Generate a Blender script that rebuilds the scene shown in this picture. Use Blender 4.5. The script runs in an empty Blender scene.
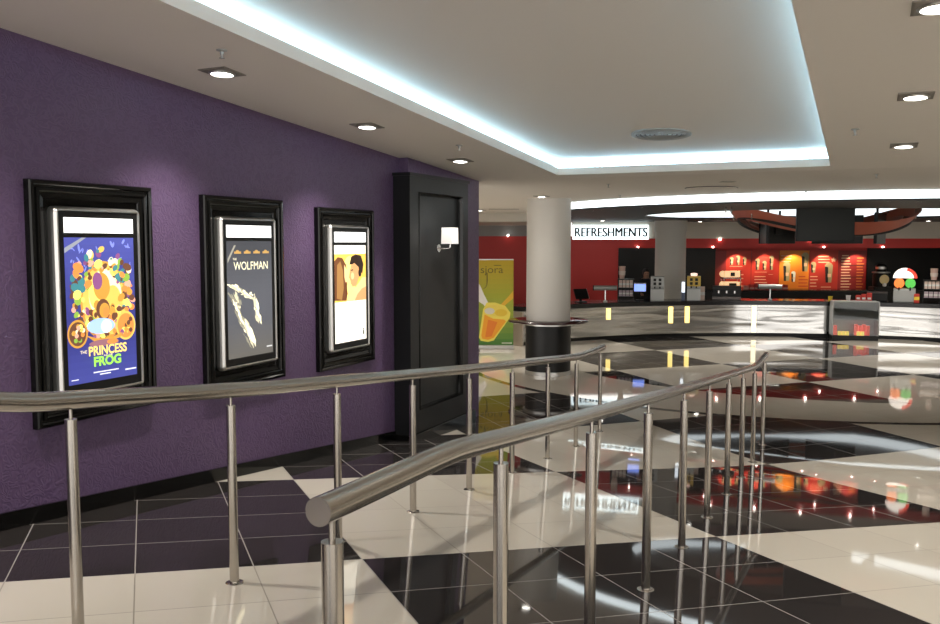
import bpy, bmesh, math, random
from mathutils import Vector, Matrix
R = math.radians
PI = math.pi
random.seed(4)
sc = bpy.context.scene
COL = sc.collection

# ------------------------------------------------------------------ camera and the two frames of the place
FPX, HZ, EYE = 872.0, 243.0, 2.4
AZ = R(24.4)                                   # direction of the ramp and the purple wall
U = (math.sin(AZ), math.cos(AZ)); V = (math.cos(AZ), -math.sin(AZ))
TH = PI/2 - AZ                                 # local x runs along the wall, local -y faces the hall
SL = .094                                      # ramp slope
T0, TB, T1 = 2.15, 8.6, 10.0                    # ramp begins, starts to flatten, ends
ZLAND = .126                                   # landing between the ramp and the sunken round lobby
ZC = 3.2                                       # flat ceiling height

def W(t, v, z=0.0):
    return Vector((U[0]*t + V[0]*v, U[1]*t + V[1]*v, z))
def fz(t):                                     # floor height along the ramp
    if t < T0: t = T0
    if t > T1: return ZLAND
    z = EYE - 1.4 - SL*t
    return z if t < TB else z + SL/(2*(T1-TB))*(t-TB)**2
def cz(t):                                     # ceiling height
    return EYE + 1.524 - .0697*t if t < 10.39 else ZC
def at(x, y, Y):                               # a point seen at pixel x, y standing Y metres ahead
    th = math.atan((312-HZ)/FPX); c, s = math.cos(th), math.sin(th)
    a, b = (x-470)/FPX, -(y-312)/FPX
    d = Vector((a, c + b*s, -s + b*c)); k = Y/d.y
    return Vector((d.x*k, Y, EYE + d.z*k))

cam = bpy.data.cameras.new('camera'); co = bpy.data.objects.new('camera', cam); COL.objects.link(co)
cam.sensor_width = 36; cam.lens = 36*FPX/940; cam.clip_start = .05; cam.clip_end = 200
co.location = (0, 0, EYE); co.rotation_euler = (PI/2 - math.atan((312-HZ)/FPX), 0, 0)
sc.camera = co

# ------------------------------------------------------------------ materials
MATS = {}
def mat(name, col=(.5,.5,.5), rough=.5, metal=0.0, emit=None, es=0.0, spec=None, trans=0.0, coat=0.0, ior=None, alpha=None):
    if name in MATS: return MATS[name]
    m = bpy.data.materials.new(name); m.use_nodes = True
    b = m.node_tree.nodes['Principled BSDF']
    b.inputs['Base Color'].default_value = (*col, 1); b.inputs['Roughness'].default_value = rough
    b.inputs['Metallic'].default_value = metal
    if emit is not None:
        b.inputs['Emission Color'].default_value = (*emit, 1); b.inputs['Emission Strength'].default_value = es
    if spec is not None: b.inputs['Specular IOR Level'].default_value = spec
    if trans: b.inputs['Transmission Weight'].default_value = trans
    if coat: b.inputs['Coat Weight'].default_value = coat; b.inputs['Coat Roughness'].default_value = .05
    if ior: b.inputs['IOR'].default_value = ior
    MATS[name] = m
    return m
class NT:
    def __init__(s, m): s.t = m.node_tree; s.b = s.t.nodes['Principled BSDF']
    def n(s, k, **kw):
        x = s.t.nodes.new(k)
        for a, v in kw.items(): setattr(x, a, v)
        return x
    def l(s, a, b): s.t.links.new(a, b)
    def math(s, op, a, b=None, c=None):
        x = s.n('ShaderNodeMath', operation=op)
        for i, q in enumerate((a, b, c)):
            if q is None: continue
            if isinstance(q, (int, float)): x.inputs[i].default_value = q
            else: s.l(q, x.inputs[i])
        return x.outputs[0]
    def mix(s, f, a, b):
        x = s.n('ShaderNodeMix', data_type='RGBA')
        s.l(f, x.inputs[0])
        for i, q in ((6, a), (7, b)):
            if isinstance(q, tuple): x.inputs[i].default_value = (*q, 1)
            else: s.l(q, x.inputs[i])
        return x.outputs[2]
def bump(m, scale, strength, dist=.01, detail=3):
    q = NT(m); tc = q.n('ShaderNodeTexCoord'); nz = q.n('ShaderNodeTexNoise')
    nz.inputs['Scale'].default_value = scale; nz.inputs['Detail'].default_value = detail
    q.l(tc.outputs['Object'], nz.inputs['Vector'])
    bp = q.n('ShaderNodeBump'); bp.inputs['Strength'].default_value = strength; bp.inputs['Distance'].default_value = dist
    q.l(nz.outputs['Fac'], bp.inputs['Height']); q.l(bp.outputs['Normal'], q.b.inputs['Normal'])
    return m

STEP = (5.9, 16.86, 5.95)                      # round step edge: centre x, y, radius
RING = (7.21, 18.52, 5.64)                     # white border inside the step
CEIL = (8.13, 19.58, 6.47)                     # round drop in the ceiling

def floor_material():
    m = mat('polished_tiles', (.6,.6,.6), .05); q = NT(m)
    geo = q.n('ShaderNodeNewGeometry'); sp = q.n('ShaderNodeSeparateXYZ'); q.l(geo.outputs['Position'], sp.inputs[0])
    x, y, z = sp.outputs
    t = q.math('ADD', q.math('MULTIPLY', x, U[0]), q.math('MULTIPLY', y, U[1]))
    v = q.math('ADD', q.math('MULTIPLY', x, V[0]), q.math('MULTIPLY', y, V[1]))
    h = 1.70
    tt = q.math('SUBTRACT', t, 5.84); vv = q.math('SUBTRACT', v, -4.25)
    al = q.math('DIVIDE', q.math('ADD', tt, vv), 2*h); be = q.math('DIVIDE', q.math('SUBTRACT', vv, tt), 2*h)
    par = q.math('FLOORED_MODULO', q.math('ADD', q.math('FLOOR', al), q.math('FLOOR', be)), 2.0)   # 0 white, 1 black
    def grout(c):
        f = q.math('FRACT', q.math('ADD', q.math('MULTIPLY', c, 4.0), .5))
        return q.math('LESS_THAN', q.math('ABSOLUTE', q.math('SUBTRACT', f, .5)), .0055)
    gr = q.math('MAXIMUM', grout(al), grout(be))
    def dist(c):
        dx = q.math('SUBTRACT', x, c[0]); dy = q.math('SUBTRACT', y, c[1])
        return q.math('SQRT', q.math('ADD', q.math('MULTIPLY', dx, dx), q.math('MULTIPLY', dy, dy)))
    low = q.math('LESS_THAN', z, .07)
    border = q.math('MULTIPLY', low, q.math('GREATER_THAN', dist(RING), RING[2]))
    ds = dist(STEP)
    nose = q.math('MULTIPLY', q.math('SUBTRACT', 1.0, low), q.math('LESS_THAN', ds, STEP[2] + .13))
    blk = q.math('MAXIMUM', q.math('MULTIPLY', par, q.math('SUBTRACT', 1.0, border)), nose)
    # slow variation from tile to tile
    cell = q.n('ShaderNodeCombineXYZ')
    q.l(q.math('FLOOR', q.math('MULTIPLY', al, 4.0)), cell.inputs[0]); q.l(q.math('FLOOR', q.math('MULTIPLY', be, 4.0)), cell.inputs[1])
    wn = q.n('ShaderNodeTexWhiteNoise', noise_dimensions='2D'); q.l(cell.outputs[0], wn.inputs['Vector'])
    wv = q.mix(wn.outputs['Value'], (.63,.585,.515), (.67,.625,.55))
    bv = q.mix(wn.outputs['Value'], (.026,.023,.023), (.034,.030,.030))
    wg = q.mix(gr, wv, (.27,.24,.20)); bg = q.mix(gr, bv, (.30,.28,.27))
    c = q.mix(blk, wg, bg); q.l(c, q.b.inputs['Base Color'])
    q.l(q.math('ADD', .035, q.math('MULTIPLY', gr, .5)), q.b.inputs['Roughness'])
    q.b.inputs['IOR'].default_value = 1.47
    # very slight unevenness of each laid tile
    nz = q.n('ShaderNodeTexNoise'); nz.inputs['Scale'].default_value = 1.3; nz.inputs['Detail'].default_value = 1
    q.l(geo.outputs['Position'], nz.inputs['Vector'])
    bp = q.n('ShaderNodeBump'); bp.inputs['Strength'].default_value = .03; bp.inputs['Distance'].default_value = .02
    q.l(nz.outputs['Fac'], bp.inputs['Height']); q.l(bp.outputs['Normal'], q.b.inputs['Normal'])
    return m

def wallpaper():
    m = mat('purple_wallpaper', (.12,.06,.17), .42); q = NT(m)
    tc = q.n('ShaderNodeTexCoord'); mp = q.n('ShaderNodeMapping'); q.l(tc.outputs['Object'], mp.inputs['Vector'])
    nz = q.n('ShaderNodeTexNoise'); nz.inputs['Scale'].default_value = 8.0; nz.inputs['Detail'].default_value = 1.5
    q.l(mp.outputs[0], nz.inputs['Vector'])
    add = q.n('ShaderNodeVectorMath', operation='MULTIPLY_ADD'); q.l(nz.outputs['Color'], add.inputs[0])
    add.inputs[1].default_value = (.45,.45,.45); q.l(mp.outputs[0], add.inputs[2])
    wv = q.n('ShaderNodeTexVoronoi', feature='SMOOTH_F1'); wv.inputs['Scale'].default_value = 15.0
    q.l(add.outputs[0], wv.inputs['Vector'])
    sn = q.math('SINE', q.math('MULTIPLY', wv.outputs['Distance'], 19.0))
    fine = q.n('ShaderNodeTexNoise'); fine.inputs['Scale'].default_value = 160; q.l(mp.outputs[0], fine.inputs['Vector'])
    hgt = q.math('ADD', q.math('MULTIPLY', sn, .5), q.math('MULTIPLY', fine.outputs['Fac'], .4))
    bp = q.n('ShaderNodeBump'); bp.inputs['Strength'].default_value = .38; bp.inputs['Distance'].default_value = .006
    q.l(hgt, bp.inputs['Height']); q.l(bp.outputs['Normal'], q.b.inputs['Normal'])
    fac = q.math('MULTIPLY_ADD', sn, .5, .5)
    q.l(q.mix(fac, (.100,.060,.134), (.120,.075,.158)), q.b.inputs['Base Color'])
    return m

def brushed():
    m = mat('brushed_steel', (.48,.45,.41), .28, 1.0); q = NT(m)
    tc = q.n('ShaderNodeTexCoord'); nz = q.n('ShaderNodeTexNoise'); mp = q.n('ShaderNodeMapping')
    mp.inputs['Scale'].default_value = (40, 40, 700); q.l(tc.outputs['Object'], mp.inputs['Vector']); q.l(mp.outputs[0], nz.inputs['Vector'])
    nz.inputs['Scale'].default_value = 1.0
    q.l(q.math('MULTIPLY_ADD', nz.outputs['Fac'], .05, .20), q.b.inputs['Roughness'])
    return m
def polished_front():
    m = mat('polished_cladding', (.56,.555,.54), .08, 1.0); q = NT(m)
    tc = q.n('ShaderNodeTexCoord'); nz = q.n('ShaderNodeTexNoise'); mp = q.n('ShaderNodeMapping')
    mp.inputs['Scale'].default_value = (.30,.30,3.2); q.l(tc.outputs['Object'], mp.inputs['Vector']); q.l(mp.outputs[0], nz.inputs['Vector'])
    nz.inputs['Scale'].default_value = 1.2; nz.inputs['Detail'].default_value = 1
    bp = q.n('ShaderNodeBump'); bp.inputs['Strength'].default_value = 1.0; bp.inputs['Distance'].default_value = .014
    q.l(nz.outputs['Fac'], bp.inputs['Height']); q.l(bp.outputs['Normal'], q.b.inputs['Normal'])
    return m
FLOOR, PURPLE, STEEL, MIRROR = floor_material(), wallpaper(), brushed(), polished_front()
CEILM = bump(mat('ceiling_paint', (.86,.815,.755), .75), 60, .04)
WHITE = bump(mat('white_paint', (.62,.60,.56), .55), 40, .04)
CREAM = bump(mat('cream_paint', (.62,.57,.50), .6), 40, .04)
GREYW = mat('grey_paint', (.33,.33,.33), .6)
REDW = bump(mat('red_paint', (.56,.030,.026), .45), 30, .04)
BLACKW = bump(mat('black_paint', (.008,.008,.008), .4, spec=.3), 40, .04)
SOFFIT = bump(mat('dark_soffit', (.022,.021,.021), .5), 20, .05)
GLOSSB = mat('black_lacquer', (.005,.005,.005), .12, spec=.28)
PANELB = bump(mat('black_panel_paint', (.009,.010,.011), .36, spec=.35), 30, .05)
BLACKP = mat('black_plastic', (.009,.009,.009), .4, spec=.3)
BLACKT = mat('black_countertop', (.010,.010,.011), .15)
SILVER = mat('satin_aluminium', (.62,.61,.59), .36, 1.0)
DARKMET = mat('dark_metal', (.10,.09,.085), .35, 1.0)
CHROME = mat('chrome', (.75,.75,.75), .12, 1.0)
COVE = mat('cove_tube', (.8,.9,1), .5, emit=(.42,.74,1.0), es=13)
BAND = mat('light_band', (.9,.95,1), .5, emit=(.86,.97,1.0), es=2.4)
DOME = mat('luminous_panel', (.9,.95,1), .5, emit=(.88,.97,1.0), es=1.15)
LAMP = mat('lamp_lens', (1,1,1), .4, emit=(1,.95,.86), es=14)
SHADE = mat('lamp_shade_cloth', (.70,.68,.68), .8, emit=(1,.97,.98), es=.12)
LACQ = mat('red_lacquer', (.42,.11,.065), .3)
TVS = mat('dark_screen', (.010,.013,.010), .3, spec=.25)
GLASS = mat('clear_glass', (.95,.97,.96), .03, trans=1.0, ior=1.45)
GREYM = mat('grey_metal', (.42,.43,.42), .4, .3)
YELP = mat('yellow_panel', (.72,.50,.10), .5)
PINKP = mat('pale_card', (.70,.55,.48), .6)
PURC = mat('lilac_card', (.50,.40,.45), .6)
REDP = mat('red_card', (.55,.04,.03), .5)
YELC = mat('yellow_card', (.85,.62,.05), .5)
WHITEP = mat('white_plastic', (.75,.74,.72), .4)
BEIGE = mat('beige_panel', (.40,.34,.29), .5)
SKIN = mat('skin', (.42,.23,.15), .55)
CLOTH = mat('dark_cloth', (.020,.020,.026), .8)
HAIR = mat('dark_hair', (.012,.009,.008), .6)
def lit(name, col, es=1.0):
    return mat('lit_'+name, tuple(c*.6 for c in col), .5, emit=col, es=es)
def flat(name, col, rough=.5): return mat('print_'+name, col, rough)

# ------------------------------------------------------------------ mesh helper
class MB:
    def __init__(s): s.bm = bmesh.new()
    def _mark(s, fs, mi, smooth=False):
        for f in fs: f.material_index = mi; f.smooth = smooth
    def box(s, c, d, mi=0, rz=0.0, bev=0.0, rx=0.0, ry=0.0):
        M = Matrix.Translation(c) @ Matrix.Rotation(rz, 4, 'Z') @ Matrix.Rotation(ry, 4, 'Y') @ Matrix.Rotation(rx, 4, 'X') @ Matrix.Diagonal((*d, 1))
        g = bmesh.ops.create_cube(s.bm, size=1.0, matrix=M); vs = g['verts']
        fs = {f for v in vs for f in v.link_faces}; s._mark(fs, mi)
        if bev:
            es = list({e for v in vs for e in v.link_edges})
            r = bmesh.ops.bevel(s.bm, geom=es, offset=bev, segments=2, profile=.6, affect='EDGES', clamp_overlap=True)
            s._mark(r['faces'], mi)
        return s
    def span(s, a, b, mi=0, bev=0.0):
        a, b = Vector(a), Vector(b)
        return s.box((a+b)/2, [abs(x) for x in (b-a)], mi, bev=bev)
    def cyl(s, p0, p1, r0, r1=None, seg=24, mi=0, caps=True):
        p0, p1 = Vector(p0), Vector(p1); r1 = r0 if r1 is None else r1
        d = p1-p0; Q = d.to_track_quat('Z', 'Y').to_matrix().to_4x4()
        M = Matrix.Translation((p0+p1)/2) @ Q
        g = bmesh.ops.create_cone(s.bm, cap_ends=caps, segments=seg, radius1=r0, radius2=r1, depth=d.length, matrix=M)
        fs = {f for v in g['verts'] for f in v.link_faces}
        for f in fs: f.material_index = mi; f.smooth = len(f.verts) == 4
        return s
    def tube(s, pts, r, seg=20, mi=0, caps=True, dome=False):
        pts = [Vector(p) for p in pts]; rs = [r]*len(pts)
        if dome:                                       # rounded far end
            d = (pts[-1]-pts[-2]).normalized(); e = pts[-1]
            for k in (.5, .8, .95, 1.0):
                pts.append(e + d*r*k); rs.append(r*max(math.sqrt(1-k*k), .03))
        rings = []
        for i, p in enumerate(pts):
            d = (pts[min(i+1, len(pts)-1)] - pts[max(i-1, 0)]).normalized()
            x = d.cross(Vector((0,0,1)));
            if x.length < 1e-4: x = Vector((1,0,0))
            x.normalize(); yv = x.cross(d).normalized()
            rings.append([s.bm.verts.new(p + (x*math.cos(2*PI*k/seg) + yv*math.sin(2*PI*k/seg))*rs[i]) for k in range(seg)])
        for a, b in zip(rings, rings[1:]):
            for k in range(seg):
                f = s.bm.faces.new((a[k], a[(k+1)%seg], b[(k+1)%seg], b[k])); f.smooth = True; f.material_index = mi
        if caps:
            for rr, fl in ((rings[0], True), (rings[-1], False)):
                f = s.bm.faces.new(rr[::-1] if fl else rr); f.material_index = mi
        return s
    def lathe(s, prof, c=(0,0,0), seg=32, mi=0, a0=0.0, a1=2*PI):
        full = abs(a1-a0-2*PI) < 1e-6; n = seg if full else seg+1
        c = Vector(c); rings = []
        for r, z in prof:
            rings.append([s.bm.verts.new(c + Vector((r*math.cos(a0+(a1-a0)*k/seg), r*math.sin(a0+(a1-a0)*k/seg), z))) for k in range(n)])
        for a, b in zip(rings, rings[1:]):
            for k in range(seg):
                j = (k+1) % n
                try:
                    f = s.bm.faces.new((a[k], a[j], b[j], b[k])); f.smooth = True; f.material_index = mi
                except ValueError: pass
        return s
    def poly(s, pts, mi=0):
        f = s.bm.faces.new([s.bm.verts.new(p) for p in pts]); f.material_index = mi
        return s
    def prism(s, pts, z0, z1, mi=0):
        lo = [s.bm.verts.new((p[0], p[1], z0)) for p in pts]; hi = [s.bm.verts.new((p[0], p[1], z1)) for p in pts]
        n = len(pts); fs = [s.bm.faces.new(hi), s.bm.faces.new(lo[::-1])]
        for k in range(n): fs.append(s.bm.faces.new((lo[k], lo[(k+1)%n], hi[(k+1)%n], hi[k])))
        s._mark(fs, mi); return s
    def rings(s, loops, mi=0, cap=False):              # closed loops bridged one after the other
        L = [[s.bm.verts.new(p) for p in lp] for lp in loops]
        for a, b in zip(L, L[1:]):
            n = len(a)
            for k in range(n):
                f = s.bm.faces.new((a[k], a[(k+1)%n], b[(k+1)%n], b[k])); f.material_index = mi
        if cap: s.bm.faces.new(L[-1]).material_index = mi
        return s
    def text(s, body, loc, size, mi=0, depth=.004, width=None, shear=0.0, bold=0.0):
        cu = bpy.data.curves.new('text', 'FONT'); cu.body = body; cu.size = size; cu.extrude = depth; cu.shear = shear
        cu.align_x = 'CENTER'; cu.offset = bold
        o = bpy.data.objects.new('text', cu); COL.objects.link(o)
        me = o.to_mesh(); vs = [v.co.copy() for v in me.vertices]
        k = 1.0
        if width and vs: k = width/(max(v.x for v in vs) - min(v.x for v in vs))
        nv = [s.bm.verts.new(Vector(loc) + Vector((v.x*k, -v.z, v.y))) for v in vs]
        for p in me.polygons:
            try:
                f = s.bm.faces.new([nv[i] for i in p.vertices]); f.material_index = mi
            except ValueError: pass
        o.to_mesh_clear(); bpy.data.objects.remove(o); bpy.data.curves.remove(cu)
        return s
    def build(s, name, mats, parent=None, loc=None, rz=None, norm=True):
        if norm: bmesh.ops.recalc_face_normals(s.bm, faces=s.bm.faces[:])
        for e in s.bm.edges:
            if len(e.link_faces) == 2 and e.calc_face_angle(0) > .6: e.smooth = False
        me = bpy.data.meshes.new(name); s.bm.to_mesh(me); s.bm.free()
        for m in (mats if isinstance(mats, (list, tuple)) else [mats]): me.materials.append(m)
        o = bpy.data.objects.new(name, me); COL.objects.link(o)
        if parent is not None: o.parent = parent
        if loc is not None: o.location = loc
        if rz is not None: o.rotation_euler.z = rz
        return o
def tag(o, label, cat, group=None):
    o['label'] = label; o['category'] = cat
    if group: o['group'] = group
    return o
def thing(name, label, cat, loc=(0,0,0), rz=0.0, group=None):
    o = bpy.data.objects.new(name, None); COL.objects.link(o); o.empty_display_size = .1
    o.location = loc; o.rotation_euler = (0, 0, rz)
    return tag(o, label, cat, group)
def struct(mb, name, m):
    o = mb.build(name, m); o['kind'] = 'structure'; return o
def dup(root, loc, rz, label, group=None):
    r = root.copy(); COL.objects.link(r); r.location = loc; r.rotation_euler = (0, 0, rz); r['label'] = label
    if group: r['group'] = group
    for ch in list(root.children):
        c = ch.copy(); COL.objects.link(c); c.parent = r
        for g in ch.children:
            d = g.copy(); COL.objects.link(d); d.parent = c
    return r

# ------------------------------------------------------------------ the setting: floor, walls, ceilings
def arc(c, a0, a1, n, z=None):
    out = []
    for k in range(n+1):
        a = R(a0 + (a1-a0)*k/n); p = (c[0]+c[2]*math.cos(a), c[1]+c[2]*math.sin(a))
        out.append(p if z is None else (*p, z))
    return out
VL, VR = -4.71, 16.0
m = MB()
def strip(t0, t1, v0=VL-.3, v1=VR):
    m.poly([W(t0, v0, fz(t0)), W(t1, v0, fz(t1)), W(t1, v1, fz(t1)), W(t0, v1, fz(t0))])
NS = 40
for k in range(NS): strip(TB+(T1-TB)*k/NS, TB+(T1-TB)*(k+1)/NS)
bmesh.ops.remove_doubles(m.bm, verts=m.bm.verts[:], dist=1e-4)
for f in m.bm.faces: f.smooth = True                  # the rounded foot of the ramp
strip(-6, T0); strip(T0, TB)
stepc = arc(STEP, 163, 345, 90)
land = [tuple(W(T1, VR)[:2]), tuple(W(T1, VL-.3)[:2]), tuple(W(T1+3.6, VL-1.9)[:2]), (-.6, stepc[0][1])] + stepc + [(W(T1, VR).x, stepc[-1][1])]
m.prism([(p[0], p[1]) for p in land], -.02, ZLAND)
m.poly([(-7, 8, 0), (17, 8, 0), (17, 30, 0), (-7, 30, 0)])
bmesh.ops.triangulate(m.bm, faces=[f for f in m.bm.faces if len(f.verts) > 4])
FL = struct(m, 'floor', FLOOR)

# purple wall with its pier
m = MB()
def wallbox(t0, t1, v0, v1, za=0.0, zb=4.4):
    pts = [W(t0, v0), W(t1, v0), W(t1, v1), W(t0, v1)]
    m.prism([(p.x, p.y) for p in pts], za, zb)
def wall_local(t0, t1, v0, v1, z0a, z0b, z1a, z1b, mb):     # a wall block whose foot and head follow the slopes
    p = [(t0,v0),(t1,v0),(t1,v1),(t0,v1)]
    lo = [mb.bm.verts.new((t, -v, z0a if t == t0 else z0b)) for t, v in p]
    hi = [mb.bm.verts.new((t, -v, z1a if t == t0 else z1b)) for t, v in p]
    mb.bm.faces.new(hi); mb.bm.faces.new(lo[::-1])
    for k in range(4): mb.bm.faces.new((lo[k], lo[(k+1)%4], hi[(k+1)%4], hi[k]))
m = MB()
wall_local(-6, 10.42, -5.1, VL, 0, 0, 4.5, 3.6, m)
w = struct(m, 'wall_left', PURPLE); w.rotation_euler.z = TH
m = MB()
wall_local(8.5, 10.42, VL, -4.6, 0, 0, 3.6, 3.6, m)
w = struct(m, 'trim_1', PURPLE); w.rotation_euler.z = TH       # the pier that carries the black panel
m = MB()
for t0, t1 in ((-6, T0), (T0, 8.34)):
    wall_local(t0, t1, VL, VL+.022, fz(t0)-.02, fz(t1)-.02, fz(t0)+.105, fz(t1)+.105, m)
w = struct(m, 'baseboard_left', GLOSSB); w.rotation_euler.z = TH

# sloped ceiling with the rectangular cove, then the flat ceiling with the round drop
CT0, CT1, CV0, CV1 = -3.0, 10.13, -3.43, -.38
DZ, LIP = .20, .085
m = MB()
def csheet(t0, t1, v0, v1, dz=0.0):
    m.poly([W(t0, v0, cz(t0)+dz), W(t0, v1, cz(t0)+dz), W(t1, v1, cz(t1)+dz), W(t1, v0, cz(t1)+dz)])
for a in ((-6, CT1, VL-.3, CV0), (-6, CT1, CV1, VR), (CT1, 10.385, VL-.3, VR), (-6, CT0, CV0, CV1)): csheet(*a)
struct(m, 'ceiling', CEILM)
m = MB()
BK = .24                                                        # recess behind the lip
def lipwall(t0, v0, t1, v1, za, zb):
    m.poly([W(t0, v0, cz(t0)+za), W(t1, v1, cz(t1)+za), W(t1, v1, cz(t1)+zb), W(t0, v0, cz(t0)+zb)])
E_ = 1e-3
for a, b in (((CT0,CV0),(CT1,CV0)), ((CT1,CV0),(CT1,CV1)), ((CT1,CV1),(CT0,CV1)), ((CT0,CV1),(CT0,CV0))):
    lipwall(*a, *b, 0, LIP)
O0, O1, O2, O3 = (CT0-BK,CV0-BK), (CT1+BK,CV0-BK), (CT1+BK,CV1+BK), (CT0-BK,CV1+BK)
for a, b in ((O0,O1), (O1,O2), (O2,O3), (O3,O0)): lipwall(*a, *b, LIP, DZ)
csheet(CT0-BK, CT1+BK, CV0-BK, CV0, LIP); csheet(CT0-BK, CT1+BK, CV1, CV1+BK, LIP); csheet(CT1, CT1+BK, CV0, CV1, LIP)
csheet(CT0-BK, CT1+BK, CV0-BK, CV1+BK, DZ)
struct(m, 'ceiling_recess', CEILM)
m = MB()
carc = arc(CEIL, 143, 345, 90)
flatc = carc + [(16, carc[-1][1]), (16, W(10.385, 12).y), tuple(W(10.385, 11)[:2]), tuple(W(10.385, VL-.4)[:2]), (-7, W(10.385, VL-.4).y), (-7, carc[0][1])]
m.prism(flatc, ZC, ZC+.12)
bmesh.ops.triangulate(m.bm, faces=[f for f in m.bm.faces if len(f.verts) > 4])
struct(m, 'ceiling_lobby', CEILM)
YB = carc[0][1]                                                 # bulkhead line beyond the flat ceiling
m = MB(); m.span((-7, YB, 2.97), (2.3, YB+.15, ZC+.12)); m.span((-7, YB+.15, 2.97), (2.3, 28.6, 3.0))
struct(m, 'ceiling_bulkhead', CREAM)

# round black soffit with its lit rim and the luminous ring
ZS = EYE + .645
CD = (8.13, 20.4)
m = MB()
m.lathe([(CEIL[2]-.01, ZS+.03), (CEIL[2]-.01, ZS), (CEIL[2]-.5, ZS)], (CEIL[0], CEIL[1], 0), 96)
out = arc((CEIL[0], CEIL[1], CEIL[2]-.5), 0, 360, 95); inn = arc((CD[0], CD[1], 4.0), 0, 360, 95)
vo = [m.bm.verts.new((*p, ZS)) for p in out]; vi = [m.bm.verts.new((*p, ZS)) for p in inn]; vt = [m.bm.verts.new((*p, ZS+.04)) for p in inn]
for k in range(95):
    m.bm.faces.new((vo[k], vo[k+1], vi[k+1], vi[k])); m.bm.faces.new((vi[k], vi[k+1], vt[k+1], vt[k]))
struct(m, 'ceiling_soffit', SOFFIT)
m = MB(); m.lathe([(4.03, ZS+.30), (.01, ZS+.30)], (*CD, 0), 64); struct(m, 'ceiling_dome', mat('dome_grey', (.16,.16,.16), .6))
m = MB(); m.span((2.3, 23.6, ZS+.012), (15.4, 28.6, ZS+.04)); struct(m, 'ceiling_back', SOFFIT)
m = MB(); m.lathe([(CEIL[2], ZS+.03), (CEIL[2], ZC), (CEIL[2]+.004, ZC)], (CEIL[0], CEIL[1], 0), 96)
tag(m.build('light_band', BAND), 'white glowing band round the rim of the black circular ceiling', 'light band')
m = MB(); m.lathe([(4.0, ZS+.04), (4.0, ZS+.295)], (*CD, 0), 96)
tag(m.build('luminous_ring', DOME), 'white lit rim of the round recess in the black ceiling over the bar', 'ceiling light')

# cove tubes
def cove(a, b, label):
    m = MB(); zo = LIP + .018
    m.tube([W(*a, cz(a[0])+zo), W(*b, cz(b[0])+zo)], .014, 10)
    tag(m.build('cove_light', COVE), label, 'cove light', None)
cove((CT0, CV0-.19), (CT1+.05, CV0-.19), 'blue white light strip along the left side of the ceiling cove')
cove((CT1+.19, CV0-.10), (CT1+.19, CV1+.10), 'blue white light strip across the far end of the ceiling cove')
cove((CT0, CV1+.19), (CT1+.05, CV1+.19), 'blue white light strip along the right side of the ceiling cove')

# back walls of the bar
YW, YF = 28.6, 27.3
def px(x, Y): return (x-470)/FPX*Y
def pz(y, Y): return at(470, y, Y).z
m = MB(); m.span((-7, YW, 0), (16, YW+.2, 2.62)); struct(m, 'wall_back', REDW)
m = MB(); m.span((-7, YW, 2.62), (2.3, YW+.2, 3.2)); struct(m, 'wall_back_upper', GREYW)
m = MB(); m.span((px(618, YW), YW-.04, 0), (px(655, YW), YW, pz(248, YW))); m.span((px(683, YW), YW-.04, 0), (px(715, YW), YW, 2.6))
m.span((px(866, YW), YW-.04, 0), (15.6, YW, 2.6)); struct(m, 'trim_2', BLACKW)
m = MB(); m.span((px(572, YF), YF, pz(238.5, YF)), (15.4, YF+.15, ZS+.02)); struct(m, 'trim_3', CREAM)   # fascia that carries the sign
m = MB(); m.span((px(684, YF), YF+.02, pz(248, YF)), (15.4, YF+.17, pz(238.5, YF))); struct(m, 'trim_4', REDW)
m = MB(); m.span((px(684, YF), YF+.17, pz(248, YF)), (15.4, YW-.02, pz(248, YF)+.05)); struct(m, 'trim_5', BLACKW)
m = MB(); m.span((15.4, -2, 0), (15.6, 28.8, 4.4)); struct(m, 'wall_right', WHITE)
m = MB(); m.span((-7.2, 12, 0), (-7, 28.8, 3.4)); struct(m, 'wall_far_left', WHITE)

# columns
CX, CY = 1.44, 16.0
m = MB(); m.lathe([(.405, -.02), (.405, 1.0), (.402, 3.2), (.402, 3.3)], (CX, CY, 0), 48); struct(m, 'pillar', WHITE)
XC = px(670, 25.5)
m = MB(); m.lathe([(.44, 0), (.44, pz(232, 25.5)), (.47, pz(232, 25.5)), (.47, 3.1)], (XC, 25.5, 0), 40); struct(m, 'pillar_far', WHITE)

# ------------------------------------------------------------------ railings
RR = .031
def railing(name, label, v, posts, path, dome, first_cap):
    t = thing(name, label, 'railing', W(posts[0], v, fz(posts[0])), TH)
    o = Vector(t.location)
    inv = Matrix.Rotation(-TH, 3, 'Z')
    L = lambda p: inv @ (p - o)
    m = MB(); m.tube([L(W(a, v, b)) for a, b in path], RR if v > -2 else .038, 28, dome=dome)
    hr = m.build('handrail', STEEL, t)
    def zr(tt):
        for (a, za), (b, zb) in zip(path, path[1:]):
            if a <= tt <= b: return za + (zb-za)*(tt-a)/(b-a)
        return path[-1][1]
    for tt in posts:
        f = fz(tt); top = zr(tt) - .028 - .048
        m = MB()
        m.cyl(L(W(tt, v, f)), L(W(tt, v, top)), .0235, seg=24)
        p = m.build('post', STEEL, t)
        m = MB(); m.cyl(L(W(tt, v, top)), L(W(tt, v, zr(tt)-.02)), .0075, seg=12); m.build('pin', STEEL, p)
        m = MB(); m.lathe([(.0, .007), (.038, .007), (.045, .004), (.045, -.004), (.0, -.004)], L(W(tt, v, f)), 24); m.build('base_flange', STEEL, p)
    return t
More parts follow.
